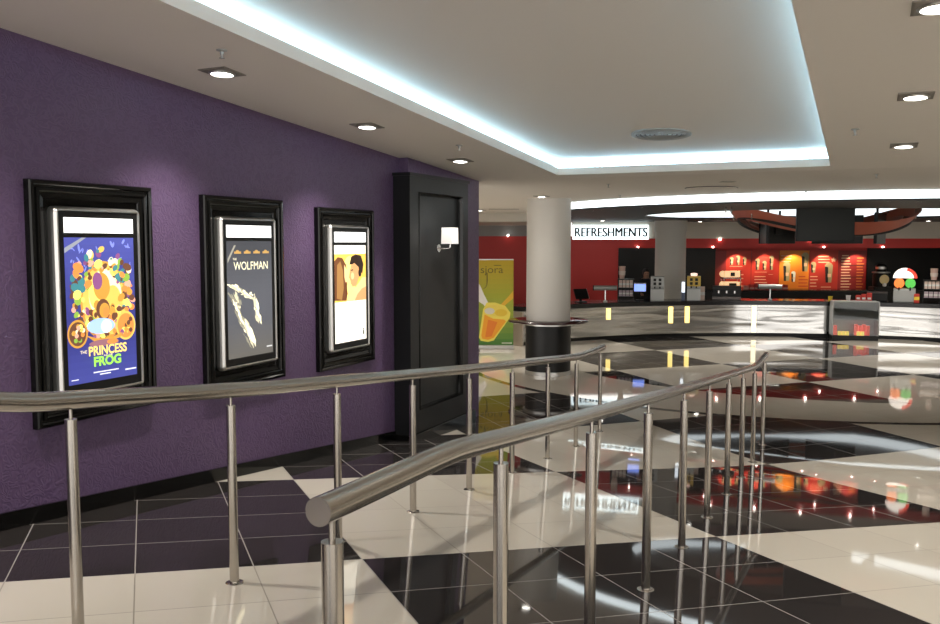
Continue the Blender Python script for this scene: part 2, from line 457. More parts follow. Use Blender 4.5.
def smooth_path(P, n=6):
    out = []
    for i in range(len(P)-1):
        p0 = P[max(i-1,0)]; p1 = P[i]; p2 = P[i+1]; p3 = P[min(i+2,len(P)-1)]
        for k in range(n):
            s = k/n
            dt = p2[0]-p1[0]
            m1 = (p2[1]-p0[1])/(p2[0]-p0[0]); m2 = (p3[1]-p1[1])/(p3[0]-p1[0])
            h = (2*s**3-3*s**2+1)*p1[1] + (s**3-2*s**2+s)*dt*m1 + (-2*s**3+3*s**2)*p2[1] + (s**3-s**2)*dt*m2
            out.append((p1[0]+dt*s, h))
    out.append(P[-1]); return out
rp = [(1.455,-.546),(1.75,-.553),(1.98,-.557),(2.10,-.562),(2.22,-.574),(2.45,-.598),(3.02,-.658),(3.86,-.743),(5.34,-.890),(7.0,-1.048),(8.44,-1.184),(9.0,-1.236),(9.2,-1.252),(9.45,-1.262),(9.9,-1.264),(10.35,-1.264)]
railing('railing', 'brushed steel railing with a flat round end cap, nearer to the viewer', -1.0,
        [1.505, 2.435, 3.41, 4.44, 5.43, 6.40, 7.40, 8.34, 9.26, 10.2], [(a, EYE+b) for a, b in smooth_path(rp)], False, True)
lp = [(1.4,-.545),(1.9,-.552),(2.05,-.560),(2.3,-.604),(2.62,-.640),(3.43,-.733),(4.02,-.792),(5.34,-.915),(6.33,-1.008),(7.98,-1.148),(8.7,-1.212),(8.95,-1.232),(9.15,-1.248),(9.4,-1.258),(9.8,-1.262),(10.24,-1.262)]
railing('railing', 'brushed steel railing in front of the posters on the purple wall', -2.87,
        [1.5, 2.47, 3.43, 4.39, 5.35, 6.31, 7.25, 8.22, 9.17, 10.12], [(a, EYE+b) for a, b in smooth_path(lp)], True, True)

# ------------------------------------------------------------------ poster frames on the purple wall
def sweep_frame(m, w, h, prof, mi=0):
    loops = []
    for ins, d in prof:
        x, z = w/2-ins, h/2-ins
        loops.append([(-x, -d, -z), (x, -d, -z), (x, -d, z), (-x, -d, z)])
    m.rings(loops, mi)
def rrect(w, h, r, y, n=5, cz_=0.0):
    out = []
    for cx, cz0, a0 in ((w/2-r, -h/2+r, -90), (w/2-r, h/2-r, 0), (-w/2+r, h/2-r, 90), (-w/2+r, -h/2+r, 180)):
        for k in range(n+1):
            a = R(a0 + 90*k/n); out.append((cx + r*math.cos(a), y, cz_ + cz0 + r*math.sin(a)))
    return out
class Sheet:                                    # a printed sheet: coloured shapes laid over one another, x and z from 0 to 1
    def __init__(s, w, h): s.w, s.h, s.m, s.mats, s.k = w, h, MB(), [], 0
    def mi(s, m):
        if m not in s.mats: s.mats.append(m)
        return s.mats.index(m)
    def y(s): s.k += 1; return -.00003*s.k
    def P(s, x, z): return ((x-.5)*s.w, (z-.5)*s.h)
    def poly(s, m, pts):
        y = s.y(); s.m.poly([(s.P(*p)[0], y, s.P(*p)[1]) for p in pts], s.mi(m)); return s
    def rect(s, m, x0, z0, x1, z1): return s.poly(m, [(x0,z0),(x1,z0),(x1,z1),(x0,z1)])
    def ell(s, m, x, z, rx, rz, n=28, rot=0.0):
        c, q = math.cos(rot), math.sin(rot); pts = []
        for k in range(n):
            a = 2*PI*k/n; X, Z = rx*s.w*math.cos(a), rz*s.w*math.sin(a)
            pts.append((x + (X*c - Z*q)/s.w, z + (X*q + Z*c)/s.h))
        return s.poly(m, pts)
    def text(s, m, body, x, z, size, width=None, **kw):
        y = s.y(); X, Z = s.P(x, z); s.m.text(body, (X, y, Z), size, s.mi(m), depth=.00001, width=width*s.w if width else None, **kw); return s
    def build(s, name, parent, loc):
        bmesh.ops.triangulate(s.m.bm, faces=[f for f in s.m.bm.faces if len(f.verts) > 4])
        return s.m.build(name, s.mats, parent, loc, norm=True)
def jag(pts, wd, seed=0):                        # a ragged brush stroke along a line
    rnd = random.Random(seed); L, Rr = [], []
    n = len(pts)
    for i, (x, z) in enumerate(pts):
        f = math.sin(PI*(i+.3)/(n-.4))
        L.append((x - wd*f*(.6+rnd.random()*.7), z + (rnd.random()-.5)*.012)); Rr.append((x + wd*f*(.6+rnd.random()*.7), z + (rnd.random()-.5)*.012))
    return L + Rr[::-1]
def line_pts(p, q, n, wob=0.0, seed=1):
    rnd = random.Random(seed)
    return [(p[0]+(q[0]-p[0])*k/n + (rnd.random()-.5)*wob, p[1]+(q[1]-p[1])*k/n) for k in range(n+1)]

PW, PH = .575, .95
def poster_gold():
    s = Sheet(PW, PH); L = lit
    s.rect(L('blue', (.055,.06,.34), 1.0), 0, 0, 1, 1)
    for k in range(20):
        z = k/20; f = abs(z-.35)*1.1
        s.rect(lit('night%d' % k, (.032+.05*f, .036+.06*f, .20+.20*f), 1.0), 0, z, 1, z+.0505)
    rs = random.Random(3)
    for k in range(40): s.ell(L('mist', (.22,.26,.70), 1.0) if k == 0 else MATS['lit_mist'], .05+.9*rs.random(), .62+.36*rs.random(), .02+.03*rs.random(), .006+.01*rs.random(), 8, rot=rs.random()*3)
    s.poly(L('greybar', (.30,.32,.36), 1.0), [(.0,.895),(.0,.93),(.24,1),(.30,1)])
    # a golden wreath of plain round shapes about a pale oval and a bowl of blue flowers
    gold, amber, orange, brown, cream, green = L('gold', (.75,.48,.10), 1.1), L('amber', (.62,.30,.05), 1.0), L('orange', (.80,.26,.06), 1.0), L('brown', (.14,.055,.03), 1.0), L('cream', (.95,.80,.50), 1.15), L('leaf', (.25,.42,.06), 1.0)
    plum, teal, lemon, pink = L('plum', (.25,.08,.22), 1.0), L('teal', (.05,.22,.25), 1.0), L('lemon', (.95,.78,.16), 1.1), L('pink', (.85,.40,.28), 1.0)
    s.ell(amber, .53, .56, .34, .46); s.ell(gold, .53, .56, .31, .42); s.ell(cream, .55, .60, .24, .30); s.ell(gold, .66, .52, .14, .24); s.ell(lemon, .40, .62, .09, .18); s.ell(amber, .50, .66, .12, .16); s.ell(plum, .44, .70, .07, .10)
    rnd = random.Random(12); pal = [gold, amber, orange, brown, brown, green, lemon, plum, pink, teal, brown, cream]
    for k in range(210):
        a = 2*PI*rnd.random(); rr = .26 + .23*rnd.random()
        x, z = .52 + rr*math.cos(a)*.95, .60 + rr*math.sin(a)*.66
        if z < .31 or not .04 < x < .96: continue
        r_ = .014 + rnd.random()*.040
        s.ell(rnd.choice(pal), x, z, r_, r_*(.6+rnd.random()*1.0), 9, rot=rnd.random()*3)
    for k in range(26):
        x, z = .38 + .30*rnd.random(), .42 + .12*rnd.random(); r_ = .02 + .03*rnd.random()
        s.ell(rnd.choice([orange, amber, brown, pink, gold]), x, z, r_, r_*1.3, 9)
    s.ell(brown, .50, .50, .10, .12); s.ell(amber, .52, .49, .075, .09); s.ell(orange, .54, .48, .045, .06)
    s.ell(L('sky', (.36,.52,.95), 1.1), .46, .385, .20, .09); s.ell(L('sky2', (.62,.78,1.0), 1.1), .54, .38, .08, .08)
    for x, z, r_, c1, c2 in ((.13,.345,.14,amber,brown),(.83,.37,.15,gold,orange)):
        s.ell(c1, x, z, r_, r_*1.15); s.ell(c2, x, z, r_*.84, r_*.97)
        for k in range(16): s.ell(rnd.choice(pal), x + (rnd.random()-.5)*r_*1.1, z + (rnd.random()-.5)*r_*.8, r_*.2, r_*.2, 8)
    s.poly(amber, [(.24,.33),(.40,.30),(.60,.295),(.78,.325),(.74,.29),(.55,.265),(.38,.27)])
    s.ell(L('haze', (.30,.13,.16), 1.0), .5, .265, .22, .04); s.ell(orange, .62, .268, .08, .03)
    s.text(L('gold3', (.9,.62,.16), 1.3), 'PRINCESS', .55, .185, .085, .56, bold=.002)
    s.text(cream, 'THE', .2, .205, .03); s.text(cream, 'AND THE', .55, .168, .018)
    s.text(L('lime', (.32,.75,.08), 1.2), 'FROG', .54, .108, .085, .40, bold=.003)
    for x0, x1, z in ((.33,.70,.060), (.42,.58,.042)): s.rect(L('pale', (.8,.8,.85), 1.0), x0, z, x1, z+.008)
    s.rect(L('pale', None), .80, .045, .97, .055); s.rect(L('pale', None), .02, .03, .12, .036)
    return s
def poster_grey():
    s = Sheet(PW, PH); L = lit
    s.rect(L('smoke', (.075,.078,.088), 1.0), 0, 0, 1, 1)
    for k in range(24):
        z = k/24; f = math.sin(PI*min(z*1.1, 1)); g = max(0, .3-z)
        s.rect(lit('fog%d' % k, (.060+.035*f+.20*g, .062+.036*f+.17*g, .072+.042*f+.10*g), 1.0), 0, z, 1, z+.0425)
    s.poly(L('greybar2', (.36,.34,.28), 1.0), [(.02,.815),(.02,.85),(.16,.965),(.20,.965)])
    for k in range(4):
        x = .16 + k*.21; s.rect(L('bronze', (.55,.33,.10), 1.0), x, .893, x+.15, .912); s.ell(L('bronze', None), x+.07, .914, .035, .018, 12)
    cr = L('bone', (.95,.88,.62), 1.25)
    s.text(cr, 'THE', .17, .838, .026); s.text(cr, 'WOLFMAN', .53, .755, .095, .76, bold=.0)
    dim, mid = L('dimbone', (.30,.28,.21), 1.0), L('midbone', (.62,.57,.40), 1.1)
    def strokes(p, q, n, w, spread, seed):
        rq = random.Random(seed)
        for k in range(n):
            f0 = rq.random()*.75; f1 = min(1, f0 + .12 + .25*rq.random()); o = (rq.random()-.5)*spread
            a = (p[0]+(q[0]-p[0])*f0 + o, p[1]+(q[1]-p[1])*f0); b = (p[0]+(q[0]-p[0])*f1 + o*.6, p[1]+(q[1]-p[1])*f1)
            s.poly(rq.choice([dim, mid, cr, cr]), jag(line_pts(a, b, 6, .03, seed*50+k), w*(.4+rq.random()), seed*70+k))
    s.poly(dim, jag(line_pts((.10,.55),(.55,.09),10,.06,3), .07, 5))
    strokes((.10,.58),(.56,.06), 44, .026, .22, 2); strokes((.08,.64),(.50,.50), 34, .032, .18, 3); strokes((.54,.56),(.72,.26), 20, .026, .14, 4); strokes((.22,.60),(.62,.48), 16, .024, .12, 6)
    strokes((.10,.50),(.26,.42), 8, .02, .10, 5)
    s.poly(MATS['lit_fog9'], jag(line_pts((.28,.46),(.46,.30),6,.02,9), .08, 11))
    s.rect(L('pale2', (.55,.55,.55), 1.0), .84, .055, .97, .068)
    return s
def poster_couple():
    s = Sheet(PW, PH); L = lit
    s.rect(L('paper', (1.0,.95,.82), 1.0), 0, 0, 1, 1)
    s.rect(L('sun', (.85,.55,.10), 1.1), 0, .42, 1, .91)
    s.ell(L('sun2', (1.0,.80,.25), 1.2), .48, .74, .22, .25); s.ell(L('sun2', None), .48, .52, .2, .14)
    hairb, hairl, sk, sk2, dk = L('hair_brown', (.16,.055,.02), 1.0), L('hair_light', (.38,.19,.06), 1.0), L('skin_tone', (.72,.36,.15), 1.05), L('skin_light', (.90,.58,.28), 1.1), L('hair_dark', (.03,.015,.01), 1.0)
    s.poly(hairb, [(0,.44),(0,.84),(.10,.88),(.24,.87),(.36,.80),(.40,.70),(.36,.62),(.40,.50),(.36,.43)])
    s.poly(hairl, [(.06,.46),(.08,.80),(.18,.84),(.26,.74),(.28,.56),(.22,.44)])
    s.poly(sk2, [(.30,.80),(.40,.74),(.43,.69),(.41,.65),(.38,.62),(.33,.62),(.30,.68)])
    s.poly(dk, [(.46,.80),(.52,.88),(.66,.905),(.84,.89),(.92,.80),(.88,.70),(.74,.76),(.60,.80)])
    s.poly(sk, [(.50,.79),(.46,.71),(.44,.665),(.48,.64),(.50,.60),(.56,.565),(.68,.58),(.78,.68),(.76,.77),(.62,.815)])
    s.poly(dk, [(.50,.745),(.58,.75),(.58,.738),(.50,.735)]); s.ell(sk2, .56, .68, .05, .06); s.ell(dk, .80, .71, .05, .07)
    s.poly(sk2, [(.34,.42),(.42,.46),(.62,.50),(.78,.56),(.88,.66),(1.0,.66),(1.0,.42)])
    s.poly(sk, [(.62,.42),(.72,.49),(.86,.54),(1.0,.56),(1.0,.42)])
    ink = L('ink', (.50,.47,.38), 1.0)
    for z in (.30,.27,.24,.14,.115): s.rect(ink, .12, z, .86, z+.006)
    s.rect(L('ink2', (.10,.10,.09), 1.0), .88, .05, .93, .095); s.ell(L('ink2', None), .905, .11, .02, .02, 10)
    return s

def lit_reuse(f):                                # lit(name, None) fetches a material already made
    def g(name, col, es=1.0):
        return MATS['lit_'+name] if col is None else f(name, col, es)
    return g
lit = lit_reuse(lit)

FW, FH = 1.005, 1.555
def poster_frame(label, tc, zc, art):
    t = thing('poster_frame', label, 'poster', W(tc, VL, EYE + zc), TH)
    m = MB()
    sweep_frame(m, FW, FH, [(0,0),(0,.045),(.008,.055),(.026,.060),(.034,.052),(.036,.040),(.046,.040),(.050,.052),(.066,.056),(.076,.050),(.080,.036),(.112,.030),(.118,.022),(.20,.022)])
    m.span((-FW/2+.10, -.022, -FH/2+.10), (FW/2-.10, -.018, FH/2-.10))
    m.build('frame', GLOSSB, t)
    bw, bh = .715, 1.235
    m = MB(); zb = .0
    m.rings([rrect(bw, bh, .035, -.02), rrect(bw, bh, .035, -.052), rrect(bw-.010, bh-.010, .03, -.070), rrect(bw-.034, bh-.034, .02, -.088), rrect(bw-.052, bh-.052, .012, -.088), rrect(bw-.058, bh-.058, .008, -.078)])
    m.build('snap_frame', SILVER, t)
    m = MB(); m.rings([rrect(bw-.05, bh-.05, .01, -.02), rrect(bw-.05, bh-.05, .01, -.078)], cap=True)
    lb = m.build('light_box', BLACKP, t)
    m = MB(); m.span((-.285, -.082, .45), (.285, -.079, .548)); m.build('header_strip', lit('header', (1.0,1.0,.97), 1.6), lb)
    art().build('poster_sheet', t, (0, -.0785, -.055))
    return t
poster_frame('blue and gold lit poster in a black moulded frame, the first along the wall', 4.270, -.385, poster_gold)
poster_frame('dark grey lit poster in a black moulded frame on the purple wall', 5.812, -.405, poster_grey)
poster_frame('white and yellow lit poster of a couple in a black moulded frame', 7.357, -.442, poster_couple)

# ------------------------------------------------------------------ black panel and its wall lamp
t = thing('wall_panel', 'tall black panelled board on the end of the purple wall', 'wall panel', W(9.1, -4.5, fz(9.1)), TH)
zt = EYE + .73 - fz(9.1)
zi0, zi1 = EYE - 1.875 - fz(9.1), EYE + .56 - fz(9.1)
x0, x1, xi0, xi1 = -.75, .76, -.55, .60
m = MB()
m.span((x0, 0, -.02), (xi0, .205, zt)); m.span((xi1, 0, .0), (x1, .205, zt)); m.span((xi0, 0, zi1), (xi1, .205, zt)); m.span((xi0, 0, -.01), (xi1, .205, zi0))
m.span((x0-.02, -.015, zt-.005), (x1+.02, .205, zt+.03))
m.build('frame', PANELB, t)
m = MB(); m.span((xi0-.01, .045, zi0-.01), (xi1+.01, .10, zi1+.01)); m.build('panel', PANELB, t)
m = MB()
def loop(x, za, zb, y): return [(-x[0], y, za), (x[1], y, za), (x[1], y, zb), (-x[0], y, zb)]
m.rings([loop((-xi0, xi1), zi0, zi1, -.001), loop((-xi0-.012, xi1-.012), zi0+.012, zi1-.012, -.010), loop((-xi0-.03, xi1-.03), zi0+.03, zi1-.03, .02), loop((-xi0-.036, xi1-.036), zi0+.036, zi1-.036, .046)])
m.build('moulding', GLOSSB, t)
m = MB(); m.span((x0-.02, -.03, -.08), (x1+.18, .20, .13), bev=.006); m.build('plinth', GLOSSB, t)

sl = W(9.0, -4.46, EYE + .04)
t = thing('wall_lamp', 'small wall lamp with a square white shade on the black panel', 'wall lamp', sl, TH)
m = MB(); m.cyl((-.06, .0, -.10), (-.06, -.016, -.10), .045, seg=24); m.build('wall_plate', CHROME, t)
m = MB(); m.tube([(-.06, -.016, -.10), (-.05, -.06, -.105), (-.01, -.11, -.105), (.01, -.125, -.09), (.012, -.125, -.03)], .007, 10); m.build('arm', CHROME, t)
m = MB(); m.rings([rrect(.20, .19, .02, -.055, 4, .045)[:], rrect(.20, .19, .02, -.19, 4, .045)])
m = MB()
sq = lambda w, d, z: [(x + .01, y - .12, z) for x, y in ((-w,-d),(w,-d),(w,d),(-w,d))]
m.rings([sq(.095,.065,-.05), sq(.090,.060,.135), sq(.086,.056,.135), sq(.091,.061,-.05), sq(.095,.065,-.05)])
m.build('lamp_shade', SHADE, t)
m = MB(); m.lathe([(.001,.02),(.02,.03),(.028,.06),(.02,.09),(.001,.10)], (.01, -.12, 0), 14); m.build('bulb', mat('bulb', (1,1,1), .4, emit=(1,.92,.8), es=3), t)

# ------------------------------------------------------------------ ceiling fittings
def downlight_proto():
    t = thing('downlight', '', 'downlight', (0,0,0), 0, None)
    m = MB()
    m.rings([[(-.115,-.115,.0),(.115,-.115,.0),(.115,.115,.0),(-.115,.115,.0)], [(-.115,-.115,-.007),(.115,-.115,-.007),(.115,.115,-.007),(-.115,.115,-.007)], [(-.1,-.1,-.011),(.1,-.1,-.011),(.1,.1,-.011),(-.1,.1,-.011)]], cap=True)
    m.build('plate', mat('lamp_plate', (.30,.28,.25), .5, .6), t)
    m = MB(); m.lathe([(.092,-.010),(.092,-.017),(.076,-.022),(.074,-.014)], (0,0,0), 28); m.build('ring', SILVER, t)
    m = MB(); m.lathe([(.076,-.016),(.05,-.023),(.001,-.026)], (0,0,0), 24); m.build('lens', LAMP, t)
    return t
def spot(loc, e, ang=100, col=(1,.93,.82), blend=1.0, rad=.05, aim=None):
    l = bpy.data.lights.new('spot_or_fill_beam', 'SPOT'); l.energy = e; l.spot_size = R(ang); l.spot_blend = blend; l.color = col; l.shadow_soft_size = rad
    o = bpy.data.objects.new('spot_or_fill_beam', l); COL.objects.link(o); o.location = loc
    if aim is not None: o.rotation_euler = (Vector(aim)-Vector(loc)).to_track_quat('-Z', 'Y').to_euler()
    return o
PLATE = mat('lamp_plate', (.30,.28,.25), .5, .6)
DP = None
def downlight(loc, label, e=150, group=None, tilt=True, ang=105):
    global DP
    if DP is None: DP = downlight_proto(); o = DP; o.location = loc; o.rotation_euler = (0,0,TH+R(45)*0)
    else: o = dup(DP, loc, TH, label)
    o['label'] = label
    if 'group' in o: del o['group']
    if tilt: o.rotation_euler = (0, math.atan(.0697), TH)
    else: o.rotation_euler = (0, 0, TH)
    if e: spot(Vector(loc) - Vector((0,0,.05)), e, ang)
    return o
for tt, lb in ((1.05, None), (2.98, None), (4.9, 'square recessed downlight above the blue and gold poster'), (6.83, 'square recessed downlight above the dark grey poster'), (8.8, 'square recessed downlight beside the top of the black panel')):
    p = W(tt, -4.11, cz(tt))
    if lb: downlight(p, lb)
    else: spot(p - Vector((0,0,.05)), 150, 105)
for tt, lb in ((1.05, None), (3.0, None), (5.0, 'square recessed downlight cut by the top right corner of the photo'), (6.99, 'square recessed downlight, middle one right of the ceiling cove'), (9.02, 'recessed downlight near the far right corner of the ceiling cove')):
    p = W(tt, .28, cz(tt))
    if lb: downlight(p, lb)
    else: spot(p - Vector((0,0,.05)), 150, 105)
for tt in (3.0, 5.0, 7.0, 9.0):
    for vv in (4.2, 7.6): spot(W(tt, vv, cz(tt)-.05), 150, 105)
downlight((1.22, 15.0, ZC), 'recessed downlight just in front of the big white pillar', 16, tilt=False)
downlight((.24, 21.3, ZC), 'recessed downlight beyond the purple wall, over the drinks banner', 190, tilt=False)
for x, y in ((-2.5, 18), (.75, 17.6), (-2.0, 22), (-3.5, 15), (13.2, 13.0), (11.0, 11.3), (14.6, 17), (13.5, 9.5), (10.0, 9.0), (14.5, 13), (14.6, 21)): spot((x, y, ZC-.05), 180, 120)  # spots without fittings; several are fill added for the banner and right side
for x, y in ((3.4, 18.2), (6.0, 20.2), (9.6, 17.5), (6.6, 15.4), (10.5, 20.5), (8.2, 22.5)): spot((x, y, ZS-.06), 190, 125)  # fill spots without fittings, added to brighten the floor before the bar
for xx, yy, lb in ((602, 25.2, 'downlight in the black ceiling above the lit sign'), (699, 26.2, 'downlight in the black ceiling beside the far pillar'), (926, 25.6, 'downlight in the black ceiling above the slush machine')):
    downlight((px(xx, yy), yy, ZS+.012), lb, 120, tilt=False)
for xx in (720, 764, 810, 860): spot((px(xx, YF-1.5), YF-1.5, ZS-.05), 0, 100)

def sprinkler(loc, label, tilt=True):
    m = MB()
    m.lathe([(.001,.0),(.035,.0),(.035,-.006),(.012,-.012),(.010,-.03),(.006,-.032),(.006,-.048),(.018,-.050),(.018,-.053),(.001,-.054)], (0,0,0), 16)
    tag(m.build('sprinkler', GREYM, None, loc), label, 'sprinkler')
sprinkler(W(4.46, -3.74, cz(4.46)), 'sprinkler head behind the downlight over the blue poster')
sprinkler(W(7.94, -3.72, cz(7.94)), 'sprinkler head above the downlight beside the black panel')
sprinkler(W(8.12, -.12, cz(8.12)), 'sprinkler head right of the ceiling cove by its far corner')
sprinkler((4.73, 10.24, ZC+.006), 'sprinkler head beyond the right far corner of the cove')
sprinkler((1.88, 11.96, ZC+.006), 'sprinkler head between the cove and the big white pillar')
sprinkler((2.51, 15.0-.3, ZC+.006), 'sprinkler head close to the glowing band, right of the pillar')
sprinkler((5.2, 13.6, ZC+.006), 'sprinkler head close to the glowing band above the hanging screen')

t = thing('ceiling_diffuser', 'round perforated ventilation grille inside the ceiling cove', 'vent', W(8.93, -1.93, cz(8.93)+DZ), TH)
t.rotation_euler = (0, math.atan(.0697), TH)
m = MB(); m.lathe([(.30, .0), (.30,-.012), (.285,-.018), (.25,-.012), (.25, .0)], (0,0,0), 40); m.build('rim', GREYM, t)
m = MB()
for r0 in (.245, .20, .155, .11, .065): m.lathe([(r0, -.004), (r0-.012, -.016), (r0-.034, -.014), (r0-.030, -.002)], (0,0,0), 36)
m.build('louvre', GREYM, t)
m = MB(); m.lathe([(.25,-.001),(.001,-.001)], (0,0,0), 30); m.build('duct', BLACKP, t)
t = thing('ceiling_speaker', 'flat round ceiling plate between the cove and the glowing band', 'vent', (3.5, 12.75, ZC))
m = MB(); m.lathe([(.36,.0),(.36,-.012),(.33,-.022),(.001,-.022)], (0,0,0), 40); m.build('plate', CEILM, t)
m = MB(); m.lathe([(.375,-.0),(.375,-.008),(.36,-.010)], (0,0,0), 40); m.build('rim', DARKMET, t)
m = MB(); m.span((-.09,-.09,-.01), (.09,.09,0)); tag(m.build('access_hatch', mat('hatch', (.40,.37,.34), .6), None, (3.37, 11.5, ZC+.006)), 'small square hatch in the ceiling beyond the cove', 'hatch')
m = MB(); m.span((-.36,-.05,-.006), (.36,.05,0)); tag(m.build('slot_vent', DARKMET, None, (.80, 20.75, ZC)), 'narrow dark slot vent in the ceiling left of the big pillar', 'vent')

# ------------------------------------------------------------------ round bar shelf on the big pillar
t = thing('pillar_table', 'black round standing shelf built around the big white pillar', 'table', (CX, CY, 0))
m = MB(); m.lathe([(.41,.955),(.72,.955),(.735,.965),(.735,.985),(.72,.995),(.41,.995)], (0,0,0), 56); m.build('shelf_top', mat('dark_red_top', (.035,.008,.008), .12), t)
m = MB(); m.lathe([(.41,.07),(.418,.07),(.418,.90),(.41,.90)], (0,0,0), 48); m.build('base_wrap', BLACKP, t)
m = MB(); m.lathe([(.41,.905),(.46,.905),(.46,.95),(.41,.95)], (0,0,0), 48); m.build('support_ring', SILVER, t)
m = MB(); m.lathe([(.41,.0),(.425,.0),(.425,.065),(.41,.065)], (0,0,0), 48); m.build('kick_ring', SILVER, t)

# ------------------------------------------------------------------ drinks banner
t = thing('roll_up_banner', 'yellow and green roll-up banner with a glass of orange juice', 'banner', (.575, 19.75, 0))
BW, BH = .82, 1.94
m = MB(); m.span((-BW/2-.01, -.09, 0), (BW/2+.01, .09, .085), bev=.012); m.build('base', SILVER, t)
m = MB(); m.span((-BW/2, -.012, 2.015), (BW/2, .012, 2.04)); m.build('top_bar', SILVER, t)
m = MB(); m.cyl((0, .03, .08), (0, .03, 2.03), .012, seg=10); m.build('pole', SILVER, t)
s = Sheet(BW, BH)
c1, c2, c3, c4 = flat('mustard', (.55,.40,.02)), flat('olive', (.36,.38,.03)), flat('green', (.10,.24,.03)), flat('deep_green', (.05,.17,.03))
s.rect(c2, 0, 0, 1, 1)
for k in range(8):
    z0 = .55 + .45*k/8; f = k/7
    s.rect(flat('field%d' % k, (.36+.22*f, .38+.03*f, .03-.01*f)), 0, z0, 1, z0+.45/8+.001)
for k in range(8):
    z0 = .55*k/8; f = k/7
    s.rect(flat('grass%d' % k, (.07+.27*f, .20+.18*f, .035)), 0, z0, 1, z0+.55/8+.001)
dkg = flat('lettering', (.16,.14,.02))
s.text(dkg, 'sjora', .40, .845, .24, .62); s.poly(dkg, [(.255,.85),(.285,.85),(.290,.76),(.275,.705),(.235,.672),(.17,.660),(.172,.667),(.225,.680),(.255,.71),(.265,.76)])
s.rect(dkg, .46, .93, .66, .938)
s.poly(flat('milk', (.80,.78,.74)), [(0,.74),(.08,.70),(.18,.60),(.30,.50),(.34,.44),(.28,.42),(.16,.48),(0,.52)])
s.poly(flat('pour', (.72,.42,.03)), [(1,.64),(.86,.57),(.66,.48),(.60,.44),(.68,.42),(.80,.48),(1,.55)])
s.poly(flat('glass_rim', (.80,.66,.10)), [(.16,.42),(.26,.50),(.50,.50),(.78,.46),(.92,.38),(.90,.32),(.46,.055),(.30,.035),(.10,.05),(.05,.09)])
s.poly(flat('juice', (.82,.34,.02)), [(.20,.36),(.44,.31),(.74,.30),(.80,.28),(.46,.085),(.30,.06),(.14,.075),(.11,.11)])
s.poly(flat('juice_deep', (.75,.20,.02)), [(.30,.30),(.56,.27),(.40,.10),(.22,.09)])
s.ell(flat('foam', (.78,.62,.10)), .54, .40, .34, .16, rot=-.15); s.ell(flat('milk2', (.66,.62,.52)), .34, .40, .14, .09); s.ell(flat('pulp', (.72,.50,.04)), .66, .38, .17, .10)
s.rect(flat('pale_foot', (.55,.60,.45)), .68, .015, .96, .03)
s.build('banner_sheet', t, (0, 0, .085 + BH/2 - .002))

# ------------------------------------------------------------------ illuminated sign
SY = YF - .10
xa, xb = px(572.5, SY), px(648, SY); za, zb = pz(239.5, SY), pz(225, SY)
t = thing('illuminated_sign', 'white glowing sign reading REFRESHMENTS above the bar', 'sign', ((xa+xb)/2, SY, (za+zb)/2))
m = MB(); m.span((-(xb-xa)/2, .0, -(zb-za)/2), ((xb-xa)/2, .10, (zb-za)/2)); m.build('light_panel', mat('sign_panel', (.9,.95,1), .5, emit=(.82,.97,1.0), es=1.9), t)
m = MB(); [m.text('REFRESHMENTS', (dx, -.02-.0006*k, -.135), .40, depth=.02, width=(xb-xa)*.95) for k, dx in enumerate((-.011, 0, .011))]; m.build('lettering', mat('sign_letter', (.012,.02,.03), .4), t)

# ------------------------------------------------------------------ bar counter
KC = (7.0, 13.59, 8.81)
HT = .925
a0, a1 = 131.3, 40.0
t = thing('bar_counter', 'long curved bar counter with black top and mirror polished front', 'counter', (KC[0], KC[1], 0))
def ringseg(m, prof, A0=a0, A1=a1, seg=80):
    lo, hi = R(A1), R(A0)
    m.lathe(prof + [prof[0]], (0,0,0), seg, a0=lo, a1=hi)
    for A in (lo, hi): m.poly([(r*math.cos(A), r*math.sin(A), z) for r, z in prof])
r0 = KC[2]
m = MB(); ringseg(m, [(r0-.006,.09),(r0,HT-.11),(r0+.70,HT-.11),(r0+.70,.09)]); m.build('front', MIRROR, t)
m = MB(); ringseg(m, [(r0-.10,HT-.11),(r0-.10,HT-.01),(r0-.09,HT),(r0+.80,HT),(r0+.80,HT-.11)]); m.build('worktop', BLACKT, t)
m = MB(); ringseg(m, [(r0+.05,0),(r0+.05,.09),(r0+.66,.09),(r0+.66,0)]); m.build('plinth', BLACKP, t)
m = MB(); A = R(a0+.05); m.box(((r0+.36)*math.cos(A), (r0+.36)*math.sin(A), .40), (.86,.05,.80), rz=A); m.build('end_panel', BEIGE, t)
def onbar(x, back=.35):                          # point of the worktop seen at pixel column x, some way behind its front edge
    r = r0 + back; k = (x-470)/FPX
    # intersect ray X = k Y with the circle of radius r
    A_ = k*k+1; B_ = -2*(k*KC[0]+KC[1]); C_ = KC[0]**2+KC[1]**2-r*r
    Y = (-B_ + math.sqrt(B_*B_-4*A_*C_))/(2*A_)
    return Vector((k*Y, Y, HT))
def face(p): return math.atan2(p.y, p.x) - PI/2   # turned towards the hall
for xx, z0, z1, lb in ((609,.50,.78,'short yellow painted reflection on the counter front, leftmost'), (671.5,.36,.78,'yellow painted reflection on the counter front below the far pillar'), (688,.36,.78,'yellow painted reflection on the counter front below the drinks fountain'), (755,.10,.79,'tall cream painted reflection on the polished counter front')):  # glowing bars that stand in for reflections of lights in the polished front
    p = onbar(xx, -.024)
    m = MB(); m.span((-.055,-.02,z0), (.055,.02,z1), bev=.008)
    o = m.build('painted_reflection', mat('warm_reflection', (1,.85,.4), .5, emit=(1,.74,.22), es=1.6) if z0 > .2 else mat('cream_reflection', (1,.9,.7), .5, emit=(1,.86,.58), es=1.3), None, (p.x, p.y, 0), face(p))
    tag(o, lb, 'painted reflection')

